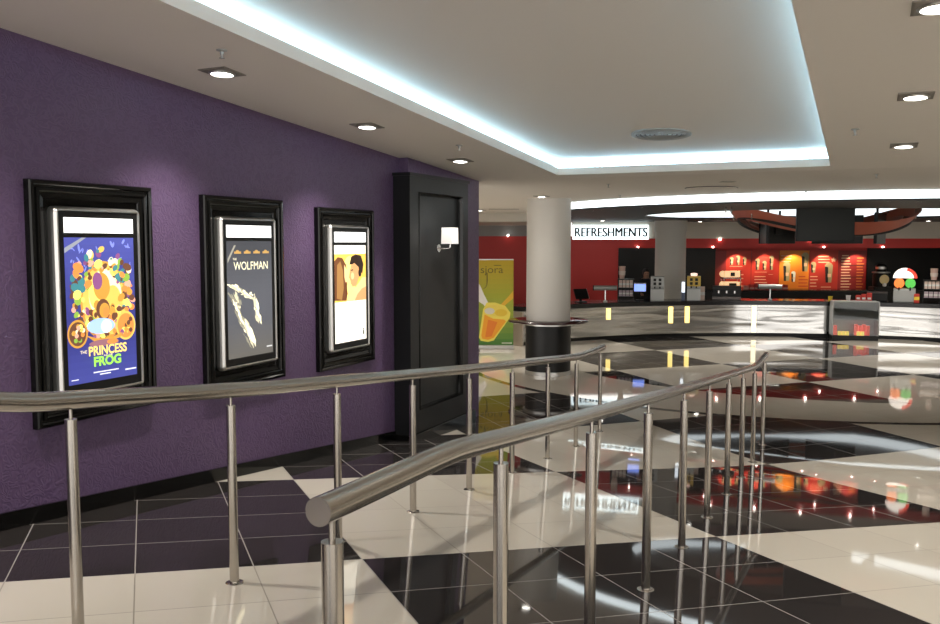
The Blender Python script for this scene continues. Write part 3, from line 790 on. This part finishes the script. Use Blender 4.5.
# back counter
YBK = 27.6
t = thing('back_counter', 'low black back counter along the rear wall under the menu boards', 'counter', (px(790, YBK), YBK+.3, 0))
xl, xr = px(700, YBK)-px(790, YBK), 15.2-px(790, YBK)
m = MB(); m.span((xl,-.30,.08), (xr,.62,.86)); m.build('body', BLACKP, t)
m = MB(); m.span((xl-.02,-.34,.86), (xr,.64,.91)); m.build('worktop', BLACKT, t)
m = MB(); m.span((xl+.05,-.25,0), (xr,.6,.08)); m.build('plinth', BLACKP, t)

# ------------------------------------------------------------------ menu boards
ZB0, ZB1 = pz(290.5, YW), pz(250.5, YW)
boards = [(715, 751, 0), (751, 779, 1), (779, 809, 2), (809, 838, 3), (838, 866, 4)]
BL = ['red menu board with three small pictures in a row, nearest the far pillar', 'red menu board with a picture above lines of text', 'orange menu board in the middle of the rear wall', 'red menu board with a star and one tall picture', 'dark red menu board with a full column of prices']
red, red2, org, cream_i, dkp, tan = flat('board_red', (.50,.035,.02), .4), flat('board_dark', (.26,.018,.018), .4), flat('board_orange', (.75,.22,.02), .4), flat('board_cream', (.85,.55,.35), .5), flat('board_black', (.02,.015,.012), .5), flat('board_tan', (.40,.33,.17), .5)
for (bx0, bx1, i), lb in zip(boards, BL):
    X0, X1 = px(bx0, YW-.06), px(bx1, YW-.06); w, h = X1-X0-.01, ZB1-ZB0
    t = thing('menu_board', lb, 'menu board', ((X0+X1)/2, YW-.05, (ZB0+ZB1)/2))
    m = MB(); m.span((-w/2, 0, -h/2), (w/2, .045, h/2)); m.build('backing', BLACKP, t)
    s = Sheet(w, h); s.rect({0: red, 1: red, 2: org, 3: red, 4: red2}[i], 0, 0, 1, 1)
    rnd = random.Random(i+3)
    def cup(x, z, cw, ch, m1=tan, m2=dkp):
        cw *= .95; ch *= 1.05
        s.poly(m1, [(x-cw*.35, z), (x+cw*.35, z), (x+cw*.5, z+ch), (x-cw*.5, z+ch)]); s.poly(m2, [(x-cw*.35, z), (x-cw*.05, z), (x-cw*.08, z+ch*.9), (x-cw*.48, z+ch*.9)]); s.ell(m1, x, z+ch, cw*.42, cw*.30, 12); s.rect(cream_i, x-cw*.12, z+ch*.3, x+cw*.28, z+ch*.5)
    def lines(x0, x1, z0, z1, n, m1=cream_i):
        for k in range(n):
            z = z0 + (z1-z0)*k/max(n-1, 1); s.rect(m1, x0, z, x0 + (x1-x0)*(.7+.3*rnd.random()), z + (z1-z0)/n*.35)
    if i == 0:
        s.rect(red2, 0, 0, .3, 1)
        for k in range(3): cup(.45+k*.18, .64, .12, .16+.05*(k == 1))
        lines(.40, .86, .60, .63, 1); lines(.42, .84, .10, .48, 5)
    elif i == 1:
        for k in range(3): cup(.22+k*.25, .52, .17, (.24,.18,.30)[k])
        lines(.12, .70, .46, .48, 1); lines(.12, .68, .12, .34, 4); lines(.62, .82, .40, .42, 1)
    elif i == 2:
        cup(.25, .24, .26, .40); cup(.48, .22, .16, .22, WHITEP); lines(.05, .42, .72, .86, 3)
        cup(.86, .48, .26, .40); lines(.66, .98, .10, .34, 4, red)
    elif i == 3:
        cup(.14, .45, .2, .22); cup(.68, .20, .30, .42); lines(.30, .72, .70, .84, 3); lines(.04, .34, .10, .34, 4); lines(.42, .80, .08, .13, 1)
        pts = []
        for k in range(10):
            a = PI/2 + 2*PI*k/10; r_ = .10 if k % 2 == 0 else .045
            pts.append((.84 + r_*math.cos(a), .77 + r_*math.sin(a)*w/h))
        s.poly(cream_i, pts)
    else:
        lines(.12, .42, .86, .93, 1); lines(.10, .52, .08, .80, 11); lines(.66, .92, .08, .80, 11, flat('board_amber', (.65,.25,.06)))
        s.rect(dkp, .08, .33, .95, .345); s.rect(dkp, .08, .62, .95, .635)
    s.build('menu_sheet', t, (0, -.002, 0))
for xx, c in ((737,(1,.75,.55)), (766,(1,.75,.55)), (794,(1,.8,.5)), (824,(1,.75,.55)), (857,(1,.75,.55))):
    spot((px(xx, YW-.42), YW-.42, ZB1+.02), 50, 95, c, .5, .03, aim=(px(xx, YW), YW-.05, ZB0+.4))
t_labels = ['tiny lamp on the red ledge left of the hanging screen', 'tiny lamp on the red ledge under the hanging screen', 'tiny lamp on the red ledge right of the hanging screen', 'tiny lamp on the red ledge nearest the far pillar']
for xx, lb in ((720, t_labels[3]), (764, t_labels[0]), (810, t_labels[1]), (860, t_labels[2])):
    p = at(xx, 239.5, YF-.012)
    m = MB(); m.lathe([(.001,-.026),(.030,-.022),(.038,0),(.030,.022),(.001,.026)], (0,0,0), 14)
    tag(m.build('ledge_lamp', LAMP, None, p), lb, 'lamp', None)
for xx, lb in ((713, 'tiny spot lamp under the red ledge over the first menu board'), (824, 'tiny spot lamp under the red ledge over the starred board'), (883, 'tiny spot lamp under the red ledge over the coffee urn'), (638, 'tiny spot lamp on the black wall board left of the far pillar'), (508, 'tiny lamp on the red wall above the drinks banner')):
    p = at(xx, 247 if xx != 508 else 235.5, YF-.02 if xx > 660 else YW-.10)
    m = MB(); m.lathe([(.001,-.022),(.022,-.018),(.028,0),(.022,.018),(.001,.022)], (0,0,0), 12)
    tag(m.build('spot_lamp', LAMP, None, p), lb, 'lamp', None)

# ------------------------------------------------------------------ hanging screens and red ribbon
RC = (7.50, 18.7)
t = thing('ribbon_sculpture', 'red lacquered ribbon looping under the black ceiling around the screens', 'ceiling sculpture', (RC[0], RC[1], EYE))
m = MB(); n = 120; lo, hi, li, hi2 = [], [], [], []
for k in range(n):
    a = 2*PI*k/n; zz = .47 + .19*math.cos(2*a); hh = .10 + .02*math.cos(4*a); rr = 1.80
    c, s_ = math.cos(a), math.sin(a)
    lo.append(m.bm.verts.new(((rr-.06)*c, (rr-.06)*s_, zz-hh))); hi.append(m.bm.verts.new(((rr+.10)*c, (rr+.10)*s_, zz+hh)))
    li.append(m.bm.verts.new(((rr-.10)*c, (rr-.10)*s_, zz-hh))); hi2.append(m.bm.verts.new(((rr+.06)*c, (rr+.06)*s_, zz+hh)))
for k in range(n):
    j = (k+1) % n
    for q in ((lo[k],lo[j],hi[j],hi[k]), (hi[k],hi[j],hi2[j],hi2[k]), (hi2[k],hi2[j],li[j],li[k]), (li[k],li[j],lo[j],lo[k])):
        f = m.bm.faces.new(q); f.smooth = True
m.build('ribbon', LACQ, t)
m = MB(); la, lb_ = [], []
for k in range(n):
    a = 2*PI*k/n; zz = .36 + .16*math.cos(2*a + .35); c, s_ = math.cos(a), math.sin(a)
    la.append([m.bm.verts.new((q*c, q*s_, zz+d)) for q, d in ((1.50,-.05),(1.47,-.05),(1.54,.05),(1.57,.05))])
for k in range(n):
    a_, b_ = la[k], la[(k+1) % n]
    for j in range(4):
        f = m.bm.faces.new((a_[j], b_[j], b_[(j+1)%4], a_[(j+1)%4])); f.smooth = j in (0, 2)
m.build('ribbon', LACQ, t)
m = MB()
for k in range(n):
    pass
ring2 = []
for k in range(n+1):
    a = 2*PI*k/n; ring2.append((1.71*math.cos(a), 1.71*math.sin(a), .47 + .19*math.cos(2*a) - .12))
m.tube(ring2, .028, 8, caps=False); m.build('lower_edge', BLACKP, t)
for k, a in enumerate((20, 160, 200, 340)):
    m = MB(); a = R(a); m.cyl((1.8*math.cos(a), 1.8*math.sin(a), .50), (1.8*math.cos(a), 1.8*math.sin(a), .70), .012, seg=8); m.build('hanger', CHROME, t)
TVL = ['large blank hanging screen facing the hall in the middle of the ribbon', 'hanging screen turned away on the left of the ribbon', 'hanging screen turned away on the right of the ribbon', 'hanging screen at the back left of the ribbon', 'hanging screen at the back right of the ribbon']
def tv():
    t = thing('hanging_screen', TVL[0], 'screen', (0,0,0), 0, None)
    m = MB(); m.span((-.545,-.03,-.315), (.545,.03,.315), bev=.008); m.build('housing', BLACKP, t)
    m = MB(); m.span((-.525,-.034,-.295), (.525,-.029,.295)); m.build('screen', TVS, t)
    m = MB(); m.cyl((0,.06,.1), (0,.06,.42), .025, seg=10); m.span((-.12,.03,-.1), (.12,.06,.16)); m.build('bracket', BLACKP, t)
    return t
TV = tv(); TV.location = (px(823.5, 16.45), 16.45, EYE+.345)
for lb, ang, rr, xx in ((TVL[1], 168, 1.15, 0), (TVL[2], 326, 1.15, 0), (TVL[3], 118, 1.2, 0), (TVL[4], 52, 1.2, 0)):
    a = R(ang); dup(TV, (RC[0]+rr*math.cos(a), RC[1]+rr*math.sin(a), EYE+.30), a+PI/2, lb)
# glass rod left of the ribbon
m = MB(); m.span((-.05,-.05,0), (.05,.05,.36)); 
tag(m.build('glass_hanger', GLASS, None, (px(727, 15.6), 15.6, pz(213, 15.6))), 'square glass hanger at the left tip of the red ribbon', 'hanger')

# ------------------------------------------------------------------ things on the bar
def snack_stand(p, rz, lab, n=4, w=.42, cuplab=None, tiers=2):
    t = thing('snack_stand', lab, 'snack stand', p, rz)
    for k in range(tiers+1):
        m = MB(); m.span((-w/2,-.13,.12+.22*k-.012), (w/2,.13,.12+.22*k)); m.build('shelf', BLACKP, t)
    for s_ in (-1, 1):
        m = MB(); m.span((s_*w/2-.008,-.13,0), (s_*w/2+.008,.13,.12+.22*tiers)); m.build('side_panel', BLACKP, t)
    return t
def boxes(p, rz, z, w, n, m_, h, lab, grp, name='snack_box'):
    c, s_ = math.cos(rz), math.sin(rz)
    for k in range(n):
        x = -w/2 + w*(k+.5)/n
        m = MB(); m.span((-w/n*.42,-.05,0), (w/n*.42,.05,h), bev=.004); m.span((-w/n*.43,-.052,h*.35), (w/n*.43,-.049,h*.6), mi=1)
        o = m.build(name, [m_, WHITEP], None, (p.x + c*x + s_*.04, p.y + s_*x - c*.04, p.z+z), rz)
        tag(o, lab, 'snack box', grp)
def tall_cup(p, lab, h=.32, r=.085):
    t = thing('paper_cup', lab, 'cup', p)
    m = MB(); m.lathe([(.001,0),(r*.72,0),(r,h),(r*1.04,h+.006),(r*.96,h),(r*.70,.01)], (0,0,0), 24); m.build('cup', mat('cup_card', (.62,.42,.36), .6), t)
    m = MB(); m.lathe([(r*.72+.016,h*.30),(r*.72+.026,h*.62)], (0,0,0), 24); m.lathe([(r*.74,h*.28),(r*.91,h*.64)], (0,0,0), 24); m.build('printed_band', mat('cup_band', (.70,.60,.56), .6), t)
    return t
# left snack stand
p = onbar(626, .40); rz = face(p)
snack_stand(p, rz, 'black snack stand with boxes between the red wall and blue screen', w=.40)
boxes(p, rz, .121, .36, 4, PURC, .15, 'lilac snack box on the lower shelf of the stand by the red wall', 'lilac boxes on the left stand')
boxes(p, rz, .341, .36, 4, PINKP, .19, 'pale pink snack box on the middle shelf of the stand by the red wall', 'pink boxes on the left stand')
c, s_ = math.cos(rz), math.sin(rz)
tall_cup(p + Vector((-c*.10, -s_*.10, .56)), 'tall paper cup on top of the snack stand by the red wall')
# right snack stand
p = onbar(934, .40); rz = face(p)
snack_stand(p, rz, 'black snack stand with boxes at the right end of the bar', w=.46)
boxes(p, rz, .121, .42, 4, PURC, .15, 'lilac snack box on the lower shelf of the right end stand', 'lilac boxes on the right stand')
boxes(p, rz, .341, .42, 5, PINKP, .19, 'pale snack box on the middle shelf of the right end stand', 'pale boxes on the right stand')
c, s_ = math.cos(rz), math.sin(rz)
tall_cup(p + Vector((0, 0, .56)), 'tall paper cup on top of the right end snack stand', .28)
q = onbar(917.5, .12)
m = MB(); m.span((-.06,-.05,0), (.06,.05,.22), bev=.01); m.span((-.061,-.051,.07), (.061,-.049,.15), mi=1)
tag(m.build('red_tub', [REDP, YELC], None, q, face(q)), 'red tub on the counter beside the right end snack stand', 'tub')
# small stand
p = onbar(703, .45); rz = face(p)
boxes(p, rz, 0, .13, 1, PINKP, .34, 'tall pale carton beside the yellow drinks fountain', None, 'carton')

def pos(p, rz, lab):
    t = thing('till_screen', lab, 'till', p, rz)
    m = MB(); m.span((-.12,-.10,0), (.12,.10,.03), bev=.006); m.build('base', BLACKP, t)
    m = MB(); m.box((0,.02,.10), (.05,.04,.18), rx=R(-15)); m.build('stand', BLACKP, t)
    m = MB(); m.box((0,-.01,.21), (.38,.035,.27), rx=R(-28), bev=.006); m.build('screen', BLACKP, t)
    m = MB(); m.box((.195,-.01,.21), (.012,.04,.27), rx=R(-28)); m.build('edge', SILVER, t)
    return t
p = onbar(581, .35); pos(p, face(p) + R(35), 'black tilted till screen on the counter beside the big pillar')
def tbar(p, lab):
    t = thing('counter_lamp', lab, 'lamp', p, face(p))
    m = MB(); m.lathe([(.001,.03),(.045,.03),(.055,.015),(.055,0),(.001,0)], (0,0,0), 20); m.build('base', WHITEP, t)
    m = MB(); m.cyl((0,0,.02), (0,0,.30), .022, seg=16); m.build('stem', CHROME, t)
    m = MB(); m.tube([(-.29,0,.345),(.29,0,.345)], .062, 18); m.build('bar', GREYM, t)
    m = MB(); m.cyl((-.31,0,.345), (-.285,0,.345), .064, seg=18); m.build('end_cap', BLACKP, t)
    return t
tbar(onbar(605.5, .30), 'T shaped grey metal bar lamp on the counter before the red wall')
tbar(onbar(770.5, .30), 'T shaped grey metal bar lamp before the orange menu board')
# blue monitor
p = onbar(640, .50)
t = thing('monitor', 'small monitor glowing blue on the bar behind the counter', 'monitor', p, face(p))
m = MB(); m.span((-.16,-.02,.22), (.16,.02,.45), bev=.006); m.build('housing', WHITEP, t)
m = MB(); m.span((-.145,-.024,.235), (.145,-.019,.415)); m.build('screen', mat('blue_screen', (.1,.15,.5), .3, emit=(.22,.34,1.0), es=1.3), t)
m = MB(); m.cyl((0,0,.01), (0,0,.23), .02, seg=10); m.build('stand', BLACKP, t)
m = MB(); m.span((-.10,-.08,0), (.10,.08,.015)); m.build('base', BLACKP, t)
def fountain(p, lab, top, two=True):
    t = thing('drinks_fountain', lab, 'drinks machine', p, face(p))
    m = MB(); m.span((-.17,.02,0), (.17,.20,.62), bev=.01); m.build('body', GREYM, t)
    m = MB(); m.span((-.17,-.15,.36), (.17,.03,.62), bev=.012); m.build('head', top, t)
    m = MB(); m.span((-.17,-.15,0), (.17,.02,.30), bev=.008); m.build('drip_cabinet', GREYM, t)
    for k in range(2):
        for j in range(2):
            m = MB(); m.span((-.10+.13*k,-.172,.40+.10*j), (-.03+.13*k,-.145,.47+.10*j), bev=.006); m.build('selector', BLACKP, t)
        m = MB(); m.cyl((-.065+.13*k,-.08,.31), (-.065+.13*k,-.08,.365), .018, seg=10); m.build('nozzle', BLACKP, t)
    return t
fountain(onbar(657.5, .30), 'grey drinks fountain standing before the far white pillar', GREYM)
p = onbar(694, .30); fountain(p, 'drinks fountain with a yellow head right of the far pillar', YELP)
c, s_ = math.cos(face(p)), math.sin(face(p))
m = MB(); m.lathe([(.001,0),(.07,0),(.085,.02),(.085,.07),(.001,.08)], (0,0,0), 18)
tag(m.build('topper_lamp', mat('pink_lamp', (1,.8,.75), .5, emit=(1,.66,.55), es=1.0), None, p + Vector((-s_*.08, c*.08, .62))), 'small pink lit lamp on top of the yellow drinks fountain', 'lamp')
p = onbar(683.5, .28)
t = thing('display_stick', 'slim white lit display between the far pillar and yellow fountain', 'display', p, face(p))
m = MB(); m.span((-.045,-.02,0), (.045,.02,.20)); m.build('stand', mat('blue_grey', (.10,.13,.22), .4), t)
m = MB(); m.span((-.04,-.022,.20), (.04,.02,.47), bev=.005); m.build('lit_face', mat('stick_face', (.9,.95,1), .5, emit=(.8,.9,1), es=1.2), t)
# black machine and warmer
p = onbar(727, .35)
t = thing('coffee_machine', 'low wide black coffee machine below the first menu board', 'coffee machine', p, face(p))
m = MB(); m.span((-.36,-.10,.0), (.36,.22,.08), bev=.01); m.build('drip_tray', DARKMET, t)
m = MB(); m.span((-.36,.05,.08), (.36,.22,.36), bev=.015); m.build('body', BLACKP, t)
m = MB(); m.span((-.36,-.14,.24), (.36,.08,.36), bev=.02); m.build('head', BLACKP, t)
for k in (-1, 0, 1):
    m = MB(); m.cyl((k*.2,-.06,.17), (k*.2,-.06,.245), .03, seg=12); m.build('brew_group', CHROME, t)
p = Vector((px(731, 27.8), 27.82, .91))
t = thing('hot_food_warmer', 'two tier lit food warmer glowing against the first menu board', 'food warmer', p)
gw = mat('warm_glow', (1,.8,.5), .5, emit=(1,.62,.32), es=.7)
for k in range(2):
    m = MB(); m.span((-.28,-.18,.02+.34*k), (.28,.18,.06+.34*k)); m.build('tier', CHROME, t)
    m = MB(); m.span((-.24,-.16,.07+.34*k), (.24,.16,.26+.34*k), bev=.01); m.span((-.10+.04*k,-.165,.10+.34*k), (.14-.06*k,-.158,.22+.34*k), mi=1); m.build('cabinet', [gw, mat('dark_window', (.03,.035,.015), .2)], t)
    m = MB(); m.cyl((-.24,-.17,.165+.34*k), (-.24,.10,.165+.34*k), .10, seg=20); m.build('end_drum', gw, t)
for s_ in (-1, 1):
    for q in (-1, 1):
        m = MB(); m.cyl((s_*.26,q*.16,0), (s_*.26,q*.16,.62), .012, seg=8); m.build('leg', CHROME, t)
# red confectionery on the back counter
for k in range(8):
    x = px(746 + 5.6*k, 27.72)
    m = MB(); m.span((-.075,-.06,0), (.075,.06,.14 + .03*(k % 3)), bev=.005); m.span((-.076,-.062,.03), (.076,-.058,.08), mi=1)
    tag(m.build('sweet_box', [REDP if k % 3 else flat('rose', (.62,.20,.18)), flat('rose2', (.75,.42,.36))], None, (x, 27.72, .911)), 'red sweet box in the row under the orange menu board', 'sweet box', 'red sweet boxes on the back counter')
# coffee urn
p = Vector((px(881.5, 27.8), 27.85, .91))
t = thing('coffee_urn', 'black and gold coffee urn against the dark rear wall', 'coffee urn', p)
m = MB(); m.span((-.30,-.2,0), (.30,.2,.10), bev=.012); m.build('base', BLACKP, t)
m = MB(); m.lathe([(.001,.10),(.22,.10),(.24,.16),(.24,.46),(.20,.54),(.001,.54)], (0,0,0), 28); m.build('tank', BLACKP, t)
m = MB(); m.cyl((0,-.235,.34), (0,-.255,.34), .15, seg=28); m.build('gold_plate', mat('gold_plate', (.75,.60,.32), .4, .6), t)
m = MB(); m.lathe([(.26,.535),(.27,.55),(.27,.575),(.001,.575)], (0,0,0), 28); m.build('rim', SILVER, t)
m = MB(); m.lathe([(.001,.575),(.14,.575),(.16,.62),(.16,.76),(.10,.83),(.001,.84)], (0,0,0), 24); m.build('hopper', BLACKP, t)
m = MB(); m.lathe([(.162,.66),(.166,.70),(.162,.74)], (0,0,0), 24); m.build('hopper_band', SILVER, t)
m = MB(); m.cyl((0,-.20,.17), (0,-.30,.17), .055, seg=18); m.build('tap', WHITEP, t)
# slush machine
p = onbar(905, .40); rz = face(p)
t = thing('slush_machine', 'slush machine with orange and green tanks under a white domed top', 'slush machine', p, rz)
m = MB(); m.span((-.25,-.18,0), (.25,.22,.34), bev=.015); m.build('base', GREYM, t)
for k, (nm, cc) in enumerate((('orange_ice', (1,.22,.03)), ('green_ice', (.07,.48,.06)))):
    m = MB(); m.tube([(-.125+.25*k,-.20,.47), (-.125+.25*k,.20,.47)], .118, 22); m.build('tank', mat(nm, cc, .2, emit=cc, es=.5), t)
    m = MB(); m.cyl((-.125+.25*k,-.22,.30), (-.125+.25*k,-.16,.42), .02, seg=10); m.build('tap', BLACKP, t)
m = MB()
dome_p = [(.27*math.cos(R(a)), .60 + .25*math.sin(R(a))) for a in range(0, 181, 10)]
lo = [m.bm.verts.new((x, -.17, z)) for x, z in dome_p]; hi = [m.bm.verts.new((x, .10, z)) for x, z in dome_p]
m.bm.faces.new(lo); m.bm.faces.new(hi[::-1])
for k in range(len(lo)): j = (k+1) % len(lo); m.bm.faces.new((lo[k], lo[j], hi[j], hi[k]))
m.build('domed_sign', mat('dome_white', (.9,.85,.8), .4, emit=(1,.90,.80), es=.9), t)
m = MB(); pr = [(.275*math.cos(R(a)), .60 + .255*math.sin(R(a))) for a in range(0, 81, 8)] + [(.20*math.cos(R(a)), .60 + .25*math.sin(R(a))*.74) for a in range(80, -1, -8)]
f = m.bm.faces.new([m.bm.verts.new((x, -.174, z)) for x, z in pr]); m.build('red_edge', mat('dome_red', (.8,.05,.03), .4, emit=(1,.08,.05), es=.5), t)
# cups and packets by the display case
for xx, lb, mm, h in ((831, 'yellowish cup on the counter left of the glass case', YELC, .11), (849, 'white cup on the counter behind the glass case', WHITEP, .14)):
    q = onbar(xx, .30); m = MB(); m.lathe([(.001,0),(.045,0),(.058,h),(.052,h),(.04,.01),(.001,.01)], (0,0,0), 18)
    tag(m.build('cup', mm, None, q), lb, 'cup')
for k, (xx, bk) in enumerate(((859, .12), (864.5, .12), (870, .12))):
    q = onbar(xx, bk); m = MB(); m.box((0,0,.08+.015*k), (.12,.09,.16+.03*k), rz=.12*k-.1, bev=.02); m.box((0,-.044,.08), (.08,.008,.05), mi=1, rz=.12*k-.1)
    tag(m.build('crisp_packet', [REDP, WHITEP], None, q, face(q)), 'red packet in the pile on the counter behind the glass case', 'packet', 'red packets behind the glass case')
# far right dark equipment
p = onbar(878, .30)
t = thing('ice_bin', 'long low black cabinet on the bar below the coffee urn', 'cabinet', p, face(p))
m = MB(); m.span((-.24,-.05,0), (.24,.25,.20), bev=.02); m.build('body', BLACKP, t)
m = MB(); m.span((-.24,-.06,.20), (.24,.26,.235), bev=.01); m.build('lid', DARKMET, t)

# glass display case standing on the floor
FX = px(855.5, 21.6); FY = 21.6
t = thing('display_case', 'glass fronted display case on the floor before the bar counter', 'display case', (FX, FY, 0), face(Vector((FX, FY, 0)))*.5)
w = .53
m = MB(); m.span((-w,-.20,0), (w,.22,.12), bev=.006); m.build('base', BLACKP, t)
m = MB(); m.span((-w,.19,.12), (w,.22,.94)); m.build('back_panel', GREYM, t)
for s_ in (-1, 1):
    m = MB(); m.span((s_*w-.012,-.20,.12), (s_*w+.012,.19,.94)); m.build('side_panel', GREYM, t)
m = MB(); m.span((-w,-.20,.94), (w,.22,.965)); m.build('top', GREYM, t)
m = MB(); m.span((-w,-.18,.50), (w,.19,.52)); m.build('shelf', GREYM, t)
m = MB(); m.span((-w+.012,-.135,.52), (w-.012,-.125,.93)); m.build('sliding_panel', mat('frosted_panel', (.46,.50,.49), .3), t)
m = MB(); m.span((-w+.015,-.20,.125), (w-.015,-.194,.938)); m.build('glass', GLASS, t)
rz = t.rotation_euler.z; c, s_ = math.cos(rz), math.sin(rz)
def incase(x, y, z): return Vector((FX + c*x - s_*y, FY + s_*x + c*y, z))
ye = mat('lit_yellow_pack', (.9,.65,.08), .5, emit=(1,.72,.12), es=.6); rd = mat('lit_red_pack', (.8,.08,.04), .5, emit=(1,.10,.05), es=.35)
for k, x in enumerate((-.36, -.27, -.18, .08, .17)):
    m = MB(); m.span((-.038,-.03,0), (.038,.03,.10), bev=.008)
    tag(m.build('sweet_packet', ye, None, incase(x, -.155, .1215), rz), 'yellow packet on the floor of the glass display case', 'packet', 'yellow packets in the display case')
for k, x in enumerate((-.45, .04, .13, .22, .31)):
    m = MB(); m.span((-.04,-.05,0), (.04,.05,.24 + .03*(k % 2)), bev=.008)
    tag(m.build('sweet_bag', rd, None, incase(x, -.06, .121), rz), 'red bag standing inside the glass display case', 'bag', 'red bags in the display case')

# ------------------------------------------------------------------ person behind the bar
def person(loc, rz):
    me = bpy.data.meshes.new('p'); bm = bmesh.new()
    J = {'pel':(0,0,.93,.135),'wst':(0,0,1.08,.12),'chs':(0,-.01,1.28,.15),'shc':(0,0,1.40,.10),'nk':(0,-.01,1.47,.055),'hd':(0,-.03,1.56,.085),'tp':(0,-.03,1.66,.075)}
    Lk = [('pel','wst'),('wst','chs'),('chs','shc'),('shc','nk'),('nk','hd'),('hd','tp')]
    for s_, n in ((-1,'r'),(1,'l')):
        J.update({n+'s':(s_*.18,0,1.38,.062),n+'e':(s_*.25,-.04,1.12,.046),n+'w':(s_*.20,-.26,1.06,.032),n+'h':(s_*.17,-.34,1.04,.036),n+'hp':(s_*.09,0,.86,.095),n+'k':(s_*.10,-.01,.48,.062),n+'a':(s_*.10,.02,.09,.045),n+'t':(s_*.11,-.13,.035,.036)})
        Lk += [('shc',n+'s'),(n+'s',n+'e'),(n+'e',n+'w'),(n+'w',n+'h'),('pel',n+'hp'),(n+'hp',n+'k'),(n+'k',n+'a'),(n+'a',n+'t')]
        for f in range(4):                        # fingers
            J[n+'f%d'%f] = (s_*.17+(f-1.5)*.017,-.40-(.012 if f in (1,2) else 0),1.03,.008); J[n+'g%d'%f] = (s_*.17+(f-1.5)*.018,-.43,1.005,.007)
            Lk += [(n+'h',n+'f%d'%f),(n+'f%d'%f,n+'g%d'%f)]
        J[n+'th'] = (s_*.17-s_*.05,-.35,1.04,.009); Lk.append((n+'h',n+'th'))
    V_ = {k: bm.verts.new(v[:3]) for k, v in J.items()}
    for a, b in Lk: bm.edges.new((V_[a], V_[b]))
    bm.verts.index_update(); keys = list(J); bm.to_mesh(me); bm.free()
    o = bpy.data.objects.new('p', me); COL.objects.link(o)
    md = o.modifiers.new('s', 'SKIN'); sv = me.skin_vertices[0].data
    for i, k in enumerate(keys): sv[i].radius = (J[k][3], J[k][3]*(.75 if k in ('pel','wst','chs','shc') else 1)); sv[i].use_root = (k == 'pel')
    sb = o.modifiers.new('d', 'SUBSURF'); sb.levels = sb.render_levels = 2
    dg = bpy.context.evaluated_depsgraph_get(); nm = bpy.data.meshes.new_from_object(o.evaluated_get(dg))
    bpy.data.objects.remove(o)
    nm.materials.clear(); nm.materials.append(SKIN); nm.materials.append(CLOTH)
    for p in nm.polygons:
        p.use_smooth = True; c_ = p.center
        p.material_index = 1 if (c_.z < 1.44 and not (c_.y < -.27 and c_.z > .9)) else 0
    b = bpy.data.objects.new('person', nm); COL.objects.link(b); b.location = loc; b.rotation_euler.z = rz
    m = MB(); m.lathe([(.001,.125),(.06,.11),(.092,.06),(.098,.0),(.092,-.04),(.085,-.05)], (0,.012,1.60), 20); m.build('hair', HAIR, b)
    for s_ in (-1, 1):
        m = MB(); m.lathe([(.001,-.012),(.012,0),(.001,.012)], (s_*.033,-.112,1.585), 10); m.build('eye', HAIR, b)
    m = MB(); m.lathe([(.014,-.02),(.010,.0),(.003,.03)], (0,-.118,1.56), 8); m.build('nose', SKIN, b)
    m = MB(); m.box((0,-.112,1.525), (.045,.012,.010)); m.build('mouth', mat('lips', (.30,.10,.08), .5), b)
    return tag(b, 'person in dark clothes standing behind the bar by the blue monitor', 'person')
p = onbar(646, 1.35); person((p.x, p.y, -.0), 0)

# ------------------------------------------------------------------ light and picture
w = bpy.data.worlds.new('world'); sc.world = w; w.use_nodes = True
w.node_tree.nodes['Background'].inputs[0].default_value = (1, .96, .91, 1); w.node_tree.nodes['Background'].inputs[1].default_value = 2.3
sc.view_settings.view_transform = 'Standard'; sc.view_settings.look = 'None'; sc.view_settings.gamma = 1; sc.view_settings.use_curve_mapping = False
sc.view_settings.exposure = 0.27
try:
    sc.cycles.use_denoising = True; sc.cycles.max_bounces = 10; sc.cycles.diffuse_bounces = 4; sc.cycles.glossy_bounces = 6; sc.cycles.caustics_reflective = False; sc.cycles.caustics_refractive = False
    sc.cycles.sample_clamp_indirect = 6
except Exception: pass
